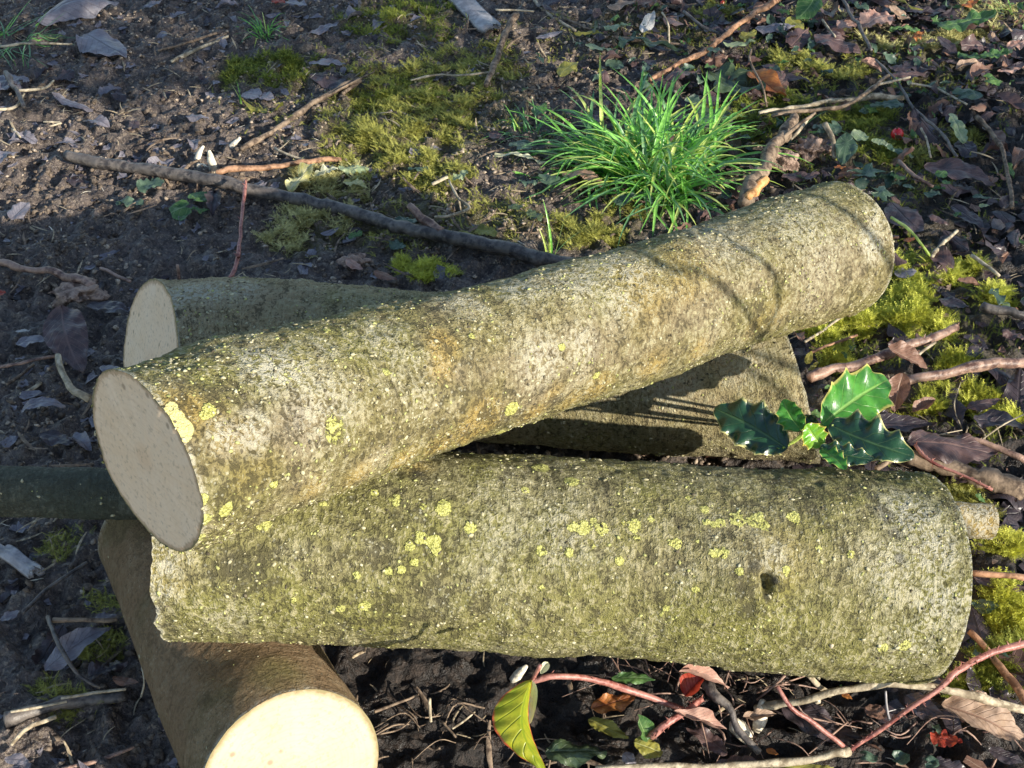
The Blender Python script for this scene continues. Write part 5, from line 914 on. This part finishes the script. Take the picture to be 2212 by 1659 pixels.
leaf((2, 0, 1680, 1180), (2, 0, 1735, 1180), .9, 'round', 'green', 'second tiny green leaf on the very large purple leaf', .020, .020)
leaf((2, 0, 1560, 1260), (2, 0, 1680, 1255), .45, 'crenate', 'teal', 'teal leaf below the very large purple leaf', .016, .014)
leaf((2, 0, 1875, 1275), (2, 0, 2005, 1275), .35, 'ovate', 'teal', 'flat teal seedling leaf below the very large purple leaf', .020, .020)
leaf((2, 0, 1920, 1335), (2, 0, 1990, 1330), .5, 'ovate', 'palegreen', 'pale seedling leaf under the flat teal one', .014, .014)
leaf((2, 0, 1350, 1310), (2, 0, 1560, 1500), .7, 'ovate', 'dark', 'dark leaf touching the right side of the upper log end', .008, .004)
leaf((2, 0, 1590, 1390), (2, 0, 1730, 1450), .5, 'ovate', 'purple', 'small maroon leaf right of the dark leaf by the log end', .008, .006)
leaf((2, 0, 1740, 1340), (2, 0, 1950, 1470), .5, 'ovate', 'dark', 'dark curved leaf near the right edge below the seedlings', .006, .006)
leaf((2, 0, 2040, 610), (2, 0, 2240, 740), .5, 'ovate', 'purple', 'purple grey glossy leaf cut by the right edge', .014, .008, curl=.3)
leaf((2, 0, 1800, 900), (2, 0, 1900, 1030), .6, 'ovate', 'dark', 'dark leaf behind the very large purple leaf', .006, .004)
leaf((2, 0, 1430, 1560), (2, 0, 1510, 1545), .5, 'ovate', 'orange', 'small orange brown leaf by the single stem', .010, .010)
leaf((2, 1, 1370, 110), (2, 1, 1520, 100), .7, 'ovate', 'bluegrey', 'square dark grey leaf right of the upper log end', .006, .006)
leaf((2, 1, 1780, 160), (2, 1, 1930, 190), .5, 'ovate', 'brown', 'red brown curled leaf in the moss near the right edge', .012, .012, curl=.4)
leaf((2, 1, 1660, 290), (2, 1, 1860, 320), .6, 'ovate', 'dark', 'blue black leaf above the bright feathery moss', .012, .010)
leaf((2, 1, 2070, 480), (2, 1, 2240, 540), .7, 'lobed', 'purple', 'lobed purple leaf cut by the right edge', .010, .008)
leaf((2, 1, 1210, 20), (2, 1, 1300, 40), .3, 'ovate', 'white', 'small white scrap under the upper log end', .01, .01)
leaf((2, 1, 1330, 590), (2, 1, 1590, 720), .55, 'ovate', 'brown', 'pointed brown leaf lying over the thick reddish twig', .030, .018, curl=.3)
leaf((2, 1, 1430, 760), (2, 1, 1370, 1010), .55, 'ovate', 'brown', 'reddish brown leaf standing behind the holly', .026, .006, curl=.3)
leaf((2, 1, 1190, 1080), (2, 1, 1640, 1110), .36, 'ovate', 'dark', 'dark purple glossy leaf behind the right holly leaf', .020, .012)
leaf((2, 1, 1450, 1210), (2, 1, 2030, 1300), .48, 'ovate', 'purple', 'large glossy dark purple leaf right of the holly', .022, .010, arch=.06)
leaf((2, 1, 1490, 1010), (2, 1, 1640, 930), .5, 'ovate', 'brown', 'small brown curled leaf above the glossy dark ones', .016, .020, curl=.5)
leaf((2, 1, 1880, 1060), (2, 1, 2240, 1090), .45, 'ovate', 'dark', 'dark brown leaf cut by the right edge beside the holly', .016, .012)
leaf((2, 1, 1830, 640), (2, 1, 1960, 600), .5, 'ovate', 'dark', 'dark leaf between the two thick reddish twigs', .006, .006)
leaf((2, 1, 1840, 980), (2, 1, 2060, 930), .4, 'ovate', 'purple', 'brown purple leaf below the upper reddish twig at the right', .012, .016)
leaf((2, 1, 800, 700), (2, 1, 835, 615), .6, 'ovate', 'olive', 'small yellow green leaf at the end of the rear log', .02, .03)
leaf((2, 1, 815, 745), (2, 1, 880, 690), .5, 'lobed', 'olive', 'second small yellow green leaf below the first at the rear log end', .016, .02)
leaf((2, 2, 1880, 440), (2, 2, 2230, 500), .35, 'ovate', 'purple', 'purple brown leaf at the right edge between moss cushions', .010, .010)
leaf((2, 2, 1600, 1440), (2, 2, 1810, 1500), .75, 'lobed', 'red', 'bright red leaf at the lower right', .010, .010)
leaf((2, 2, 1680, 1240), (2, 2, 2230, 1490), .55, 'serrate', 'tan', 'large curled brown leaf in the lower right corner', .024, .012, arch=.08, curl=.3, wav=.12)
leaf((2, 2, 1180, 1260), (2, 2, 1340, 1330), .7, 'ovate', 'brown', 'dark red round leaf in shade under the arched stalk', .006, .006)
leaf((2, 2, 640, 1260), (2, 2, 1160, 1500), .4, 'ovate', 'dark', 'long black leaf under the reddish twigs at the bottom', .006, .006)
leaf((2, 2, 1440, 1180), (2, 2, 1690, 1330), .6, 'ovate', 'dark', 'black leaf beneath the crossing stems at the lower right', .010, .010)
leaf((2, 2, 390, 1330), (2, 2, 610, 1310), .35, 'ovate', 'tan', 'tan folded leaf beside the knobbly dark twig', .02, .02, fold=.3)
leaf((2, 2, 1030, 1180), (2, 2, 1100, 1210), .6, 'ovate', 'orange', 'small orange leaf below the top of the arched stalk', .012, .012)
leaf((2, 2, 540, 1540), (2, 2, 620, 1570), .6, 'ovate', 'orange', 'small orange scrap near the bottom edge', .010, .010)
leaf((2, 2, 560, 1640), (2, 2, 980, 1650), .22, 'lance', 'olive', 'long green leaf lying under the bottom stalk', .006, .006)
leaf((2, 2, 1140, 1580), (2, 2, 1290, 1590), .5, 'scallop', 'teal', 'small crinkled teal leaf at the bottom edge, left one', .010, .010, wav=.2)
leaf((2, 2, 1350, 1590), (2, 2, 1490, 1610), .7, 'scallop', 'teal', 'crinkled teal leaf at the bottom edge, middle one', .010, .010, wav=.2)
leaf((2, 2, 1560, 1620), (2, 2, 1680, 1620), .7, 'scallop', 'teal', 'crinkled teal leaf at the bottom edge, right one', .010, .010, wav=.2)
leaf((2, 2, 1980, 1540), (2, 2, 2212, 1620), .5, 'ovate', 'dark', 'dark leaf in the bottom right corner', .008, .008)
leaf((1, 2, 1750, 1080), (1, 2, 2035, 1085), .34, 'serrate', 'green', 'green toothed leaf right under the front log', .03, .03)
leaf((1, 2, 1620, 1280), (1, 2, 1930, 1190), .45, 'serrate', 'orange', 'orange and green leaf below the red stem', .016, .020)
leaf((1, 2, 1600, 1340), (1, 2, 1860, 1450), .42, 'serrate', 'olive', 'yellow veined dark leaf at the bottom', .010, .012)
leaf((1, 2, 1320, 1560), (1, 2, 1720, 1540), .5, 'serrate', 'darkgreen', 'crinkled dark green leaf at the bottom right of the hanging leaf', .008, .010, wav=.15)
leaf((1, 2, 1990, 1480), (1, 2, 1920, 1310), .6, 'ovate', 'green', 'green and white folded leaf standing at the bottom', .016, .034, fold=.35)
leaf((1, 2, 1900, 1490), (1, 2, 2080, 1560), .8, 'round', 'olive', 'round yellow green leaf at the bottom under the folded one', .02, .012, wav=.12)
leaf((1, 2, 1830, 1560), (1, 2, 1910, 1640), .8, 'ovate', 'bluegrey', 'small blue grey leaf left of the round yellow green leaf', .014, .010)
leaf((2, 2, 10, 1190), (2, 2, 150, 1060), .8, 'ovate', 'red', 'deep red leaf in the pink bundle under the front log', .03, .04, curl=.5)
leaf((2, 2, -30, 1040), (2, 2, 310, 1130), .22, 'lance', 'pink', 'long pink curled strip over the deep red leaf', .055, .03, curl=.6)
leaf((2, 2, -60, 1290), (2, 2, 290, 1410), .24, 'lance', 'pink', 'lower long pink curled strip of the bundle', .035, .02, curl=.6)
leaf((2, 2, 290, 1560), (2, 2, 20, 1400), .4, 'ovate', 'purple', 'dark purple leaf under the pink bundle', .008, .008)
leaf((0, 2, 290, 1030), (0, 2, 720, 740), .40, 'ovate', 'bluegrey', 'big blue grey leaf in shade at the lower left', .006, .010, arch=.05)
leaf((0, 2, 560, 1070), (0, 2, 830, 960), .65, 'lobed', 'dark', 'purplish grey leaf right of the big blue grey one', .004, .006)
leaf((0, 2, 610, 690), (0, 2, 760, 660), .5, 'ovate', 'bluegrey', 'small grey leaf tip above the brown twig at the lower left', .008, .010)
leaf((0, 2, 0, 700), (0, 2, 130, 640), .6, 'ovate', 'bluegrey', 'blue grey scrap at the left edge below the dark branch', .004, .004)
leaf((0, 2, 30, 1600), (0, 2, 190, 1620), .5, 'ovate', 'bluegrey', 'grey leaf in the bottom left corner', .004, .004)
leaf((0, 2, 730, 1080), (0, 2, 900, 1110), .4, 'ovate', 'brown', 'dark reddish leaf against the foot of the smooth brown log', .006, .006)
leaf((0, 1, 400, 330), (0, 1, 535, 745), .45, 'ovate', 'purple', 'large purplish grey leaf left of the rear sawn end', .020, .008, fold=.12)
leaf((0, 1, 100, 560), (0, 1, 310, 540), .5, 'ovate', 'bluegrey', 'blue grey leaf left of the large purplish one', .004, .006)
leaf((0, 1, 130, 1000), (0, 1, 420, 960), .35, 'ovate', 'bluegrey', 'curved blue grey leaf left of the upper sawn end', .004, .008, arch=.12)
leaf((0, 1, 100, 490), (0, 1, 200, 475), .3, 'ovate', 'white', 'small whitish scrap above the blue grey leaf on the left', .006, .006)
leaf((0, 1, 640, 720), (0, 1, 800, 730), .5, 'ovate', 'bluegrey', 'grey leaf directly left of the rear sawn end', .004, .004)
leaf((0, 1, 560, 320), (0, 1, 830, 330), .4, 'ovate', 'dark', 'dark leaf in the mud left of the top of the rear sawn end', .004, .006)
leaf((0, 1, 260, 1150), (0, 1, 480, 1230), .5, 'ovate', 'dark', 'dark grey leaf just above the dark branch on the left', .003, .003)
leaf((0, 1, -30, 240), (0, 1, 40, 240), .9, 'ovate', 'red', 'red scrap of leaf cut by the left edge', .008, .008)
leaf((1, 1, 30, 20), (1, 1, 140, 90), .5, 'ovate', 'pink', 'pinkish leaf behind the middle of the rear log', .012, .008)
leaf((1, 1, 210, 100), (1, 1, 360, 160), .5, 'ovate', 'brown', 'red brown leaf touching the back of the rear log', .012, .006)
# ---- the hanging red and yellow leaf with its pale underside
def hleaf():
    A = pt(*cr(1, 2, 1235, 1085), .742); B = pt(*cr(1, 2, 1335, 1690), .715); e = empty('hanging_leaf', Vector(tuple(A)))
    nu, nv = 40, 11; u = np.linspace(0, 1, nu); v = np.linspace(-1, 1, 2*nv+1); U, W = np.meshgrid(u, v, indexing='ij')
    side = np.array([-1, 0, 0.0]); tow = -FWD; w = np.sin(np.pi*U**.85)**.75
    left = np.clip(-W, 0, 1); right = np.clip(W, 0, 1)
    P = A+(B-A)*U[..., None] + side*(w*(.0165*left - .0035*right) + .009*np.sin(np.pi*U))[..., None] + tow*(w*(-.006*left**2-.014*right)+.006*np.sin(np.pi*U)+.0012*np.cos(U*44-np.abs(W)*5)*np.abs(W))[..., None]
    i = np.arange(nu-1)[:, None]; n = 2*nv+1; j = np.arange(n-1)[None]; F = np.stack([i*n+j, (i+1)*n+j, (i+1)*n+j+1, i*n+j+1], 2).reshape(-1, 4)
    fmesh('blade', P.reshape(-1, 3), F, LM['dogwood'], e, uv=np.stack([U, W*.5+.5], -1).reshape(-1, 2))
    U2 = U*.52; w2 = np.sin(np.pi*U)**.6; P = A+(B-A)*U2[..., None] + side*(.009*np.sin(np.pi*U2)-.0035*np.sin(np.pi*U2**.85)**.75*1.0 - .0042*(W*.5+.5)*w2)[..., None] + tow*(.0015-.012*np.sin(np.pi*U2**.85)+.004*(W*.5+.5))[..., None]
    o = fmesh('underside', P.reshape(-1, 3), F, LM['cream'], e, uv=np.stack([U, W*.5+.5], -1).reshape(-1, 2)); o['label'] = 'pale cream turned over edge'
    V, F_, T = tube([A, A+np.array([.002, 0, .006]), A+np.array([.004, 0, .012])], [.0011, .0012, .0014], n=8); fmesh('leaf_stalk', V, [F_, T], M['bramble'], e)
    return tag(e, 'yellow green leaf with red edges hanging from the red stem at the bottom', 'leaf')
hleaf()
A = pt(*cr(1, 2, 1290, 1050), .748); B = pt(*cr(1, 2, 1340, 975), .755)
V, F, T, UV = leaf_geo(A, B, .5, 'ovate', up=-ray(400, 700), curl=.6, seed=8); tag(fmesh('bud', V, F, LM['cream'], uv=UV), 'pale bud at the top of the red stem under the front log', 'bud')
# ---- holly
def holly():
    base = gp(*cr(2, 1, 740, 1330)); root = empty('holly_seedling', Vector(tuple(base))); j = base+np.array([.006, 0, .045])
    V, F, T = tube([base, (base+j)/2+np.array([-.003, 0, 0]), j], [.0022, .0020, .0016], n=12); fmesh('stem', V, [F, T], M['stickP'], root)
    def d(c, dd): return pt(*cr(*c), dd)
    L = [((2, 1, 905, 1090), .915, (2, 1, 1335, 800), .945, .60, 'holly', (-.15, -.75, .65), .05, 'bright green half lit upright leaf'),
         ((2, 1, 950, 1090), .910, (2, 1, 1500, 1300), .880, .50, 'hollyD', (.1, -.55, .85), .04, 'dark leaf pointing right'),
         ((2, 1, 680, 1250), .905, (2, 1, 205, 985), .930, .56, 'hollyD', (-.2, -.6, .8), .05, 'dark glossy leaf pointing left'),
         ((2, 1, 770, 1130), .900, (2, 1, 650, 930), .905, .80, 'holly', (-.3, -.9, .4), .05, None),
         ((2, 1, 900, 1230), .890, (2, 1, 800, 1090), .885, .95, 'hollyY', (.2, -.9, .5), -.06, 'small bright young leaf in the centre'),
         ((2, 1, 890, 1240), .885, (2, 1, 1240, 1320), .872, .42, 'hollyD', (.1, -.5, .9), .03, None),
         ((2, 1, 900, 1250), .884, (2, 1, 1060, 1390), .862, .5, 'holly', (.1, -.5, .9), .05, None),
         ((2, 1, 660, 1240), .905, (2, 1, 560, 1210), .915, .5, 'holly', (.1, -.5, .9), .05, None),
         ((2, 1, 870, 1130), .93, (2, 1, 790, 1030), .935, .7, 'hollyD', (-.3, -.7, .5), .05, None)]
    for k, (a, da, b, db, wr, mt, up, ar, lb) in enumerate(L):
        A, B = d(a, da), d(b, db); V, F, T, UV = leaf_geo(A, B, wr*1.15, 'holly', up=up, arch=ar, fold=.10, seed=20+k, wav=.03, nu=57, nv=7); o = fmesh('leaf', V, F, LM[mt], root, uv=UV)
        if lb: o['label'] = lb
        V, F, T = tube([j+(A-j)*.0, (j+A)/2+np.array([0, 0, -.004]), A+(B-A)*.04], [.0012, .0011, .001], n=8, sides=5); fmesh('leaf_stalk', V, [F, T], M['grassY'], root)
    tag(root, 'spiny green holly seedling growing between the rear log and the front log', 'holly')
holly()
# ---- the bush added unseen on the sun's side, its leaves placed to shade the back of the scene, and a bramble arching over the logs
SD = np.array(sdir)
CAPS = [(pt(145, 460, .705), pt(838, 247, 1.085), .095), (pt(186, 541, .812), pt(960, 577, .93), .10), (pt(640, 380, 1.09), pt(850, 400, 1.05), .09), (pt(293, 774, .79), pt(240, 680, .865), .08), (pt(860, 430, .95), pt(980, 330, 1.2), .04)]
def shade_bush():
    r = np.random.default_rng(77); root = empty('shade_bush', Vector((1.75, -.05, 0))); P = []
    zones = [((-60, -60, 300, 85), 1.9, 85, .95), ((300, -60, 560, 60), 1.9, 45, .8), ((330, 60, 520, 95), 1.9, 5, .6), ((560, -60, 800, 30), 1.9, 16, .6), ((850, 95, 1060, 240), 1.75, 32, .85)]
    cl = []
    for (x0, y0, x1, y1), t, n, dens in zones:
        for _ in range(n):
            g = gp(r.uniform(x0, x1), r.uniform(y0, y1)); c = g+SD*(t+r.uniform(-.25, .35)); cl.append(c)
            for k in range(9): P.append(c+r.normal(0, .024, 3)+SD*r.normal(0, .05))
    P = np.array(P); keep = np.ones(len(P), bool)
    for (a, b_, rr) in CAPS:      # no leaf between the sun and the logs
        for t in np.linspace(0, 1, 25):
            q = a+(b_-a)*t; d = P-q; keep &= np.linalg.norm(d-np.outer(d@SD, SD), axis=1) > rr
    P = P[keep]; n = len(P); blk = []; T = [frag(900+k) for k in range(4)]
    for t in range(4):
        sel = np.arange(n) % 4 == t; k = sel.sum(); blk.append(scatter(*T[t], P[sel], r.uniform(.035, .07, k), r.uniform(0, 6.28, k), r.normal(0, .7, k), r.normal(0, .7, k)))
    V, F = merge(blk); fmesh('foliage', V, F, LM['darkgreen'], root)
    parts = []; cl = np.array(cl); b0 = np.array([1.75, -.05, -.01])
    for k in range(0, len(cl), 24):
        if any(np.linalg.norm((cl[k]-q)-((cl[k]-q)@SD)*SD) < .20 for a, b_, rr in CAPS for q in (a, b_, (a+b_)/2)): continue
        c = cl[k]; m_ = b0*.45+c*.55; m_ = m_+np.array([.05, -.06, .12]); parts.append(tube([b0+r.normal(0, .03, 3)*[1, 1, 0], (b0+m_)/2+r.normal(0, .03, 3), m_, c], [.009, .007, .005, .002], n=24, sides=6, seed=k))
    V, F = join(parts); fmesh('stems', V, F, M['stickB'], root)
    tag(root, 'leafy bush added unseen out of frame at the right to shade the back of the ground', 'shade_bush')
shade_bush()
def arch():
    def sp(x, y, V): r = ray(x*F2, y*F2); r = r/np.linalg.norm(r); q = V-CAM; t = q@r; d = np.linalg.norm(q-t[:, None]*r, axis=1); k = np.where(d < .005)[0]; return V[k[np.argmin(t[k])]]
    S = [sp(1560, 490, VA), sp(1640, 540, VA), sp(1690, 600, VA), sp(1695, 670, VA)]; Q = [S[0]+np.array([-.05, .10, .02])+SD*.66]+[q+SD*.7 for q in S]
    Q += [Q[-1]+np.array([.05, -.05, -.01]), Q[-1]+np.array([.30, -.20, -.12]), np.array([1.35, .0, 0.0])]
    V, F, T = tube(Q, [.0012]+[.0021]*4+[.0022, .0026, .0030], n=110, sides=7, seed=3)
    tag(fmesh('bramble_stem', V, [F, T], M['bramble']), 'bramble stem arching out of frame at the right, casting a thin curved shadow', 'stem')
    S = [sp(1390, 530, VA), sp(1470, 570, VA), sp(1550, 600, VA)]; Q = [S[0]+np.array([-.04, .09, .02])+SD*.8]+[q+SD*.84 for q in S]
    Q += [Q[-1]+np.array([.10, .02, -.10]), np.array([1.5, .25, 0.0])]
    V, F, T = tube(Q, [.0014]+[.0026]*3+[.0026, .0030], n=110, sides=7, seed=4)
    tag(fmesh('bramble_stem', V, [F, T], M['bramble']), 'second bramble stem arching out of frame at the right, casting a short blurred shadow', 'stem')
arch()
# fine roots and stalks tangled under the front log
def tangle(c, n, L, mat, label, seed, lift=.02):
    r = np.random.default_rng(seed); p = gp(*cr(*c)); parts = []
    for k in range(n):
        a = p+r.normal(0, .022, 3)*[1.6, .6, 0]; a[2] = hs(a[0], a[1])+abs(r.normal(0, lift))*.5+.002; az = r.uniform(0, 6.28); d = np.array([math.cos(az), math.sin(az)*.6, r.uniform(-.1, .5)]); ln = L*r.uniform(.5, 1.3)
        parts.append(tube([a, a+d*ln*.5+r.normal(0, .004, 3), a+d*ln+r.normal(0, .008, 3)-np.array([0, 0, ln*.25])], [.0005*r.uniform(.5, 1.8)]*2+[.0002], n=10, sides=4, seed=k))
    V, F = join(parts); return tag(fmesh('root_tangle', V, F, mat), label, 'roots', None, 'stuff')
tangle((2, 2, 60, 1200), 34, .045, M['stickR'], 'tangle of reddish rootlets around the pink leaf bundle', 1)
tangle((1, 2, 900, 1450), 12, .035, M['stickB'], 'fine brown rootlets on the dark soil left of the hanging leaf', 2, .006)
tangle((1, 2, 400, 1350), 12, .030, M['stickB'], 'fine brown rootlets on the dark soil right of the cream sawn end', 3, .004)
tangle((2, 2, 800, 1420), 16, .045, M['stickR'], 'fine reddish rootlets between the two thorny stems', 4, .01)
tangle((2, 2, 1900, 1400), 10, .045, M['stickR'], 'fine stalks around the curled brown leaf at the lower right', 5, .01)
tangle((2, 1, 1600, 1250), 18, .045, M['stickP'], 'fine dry stalks right of the holly seedling', 6, .015)
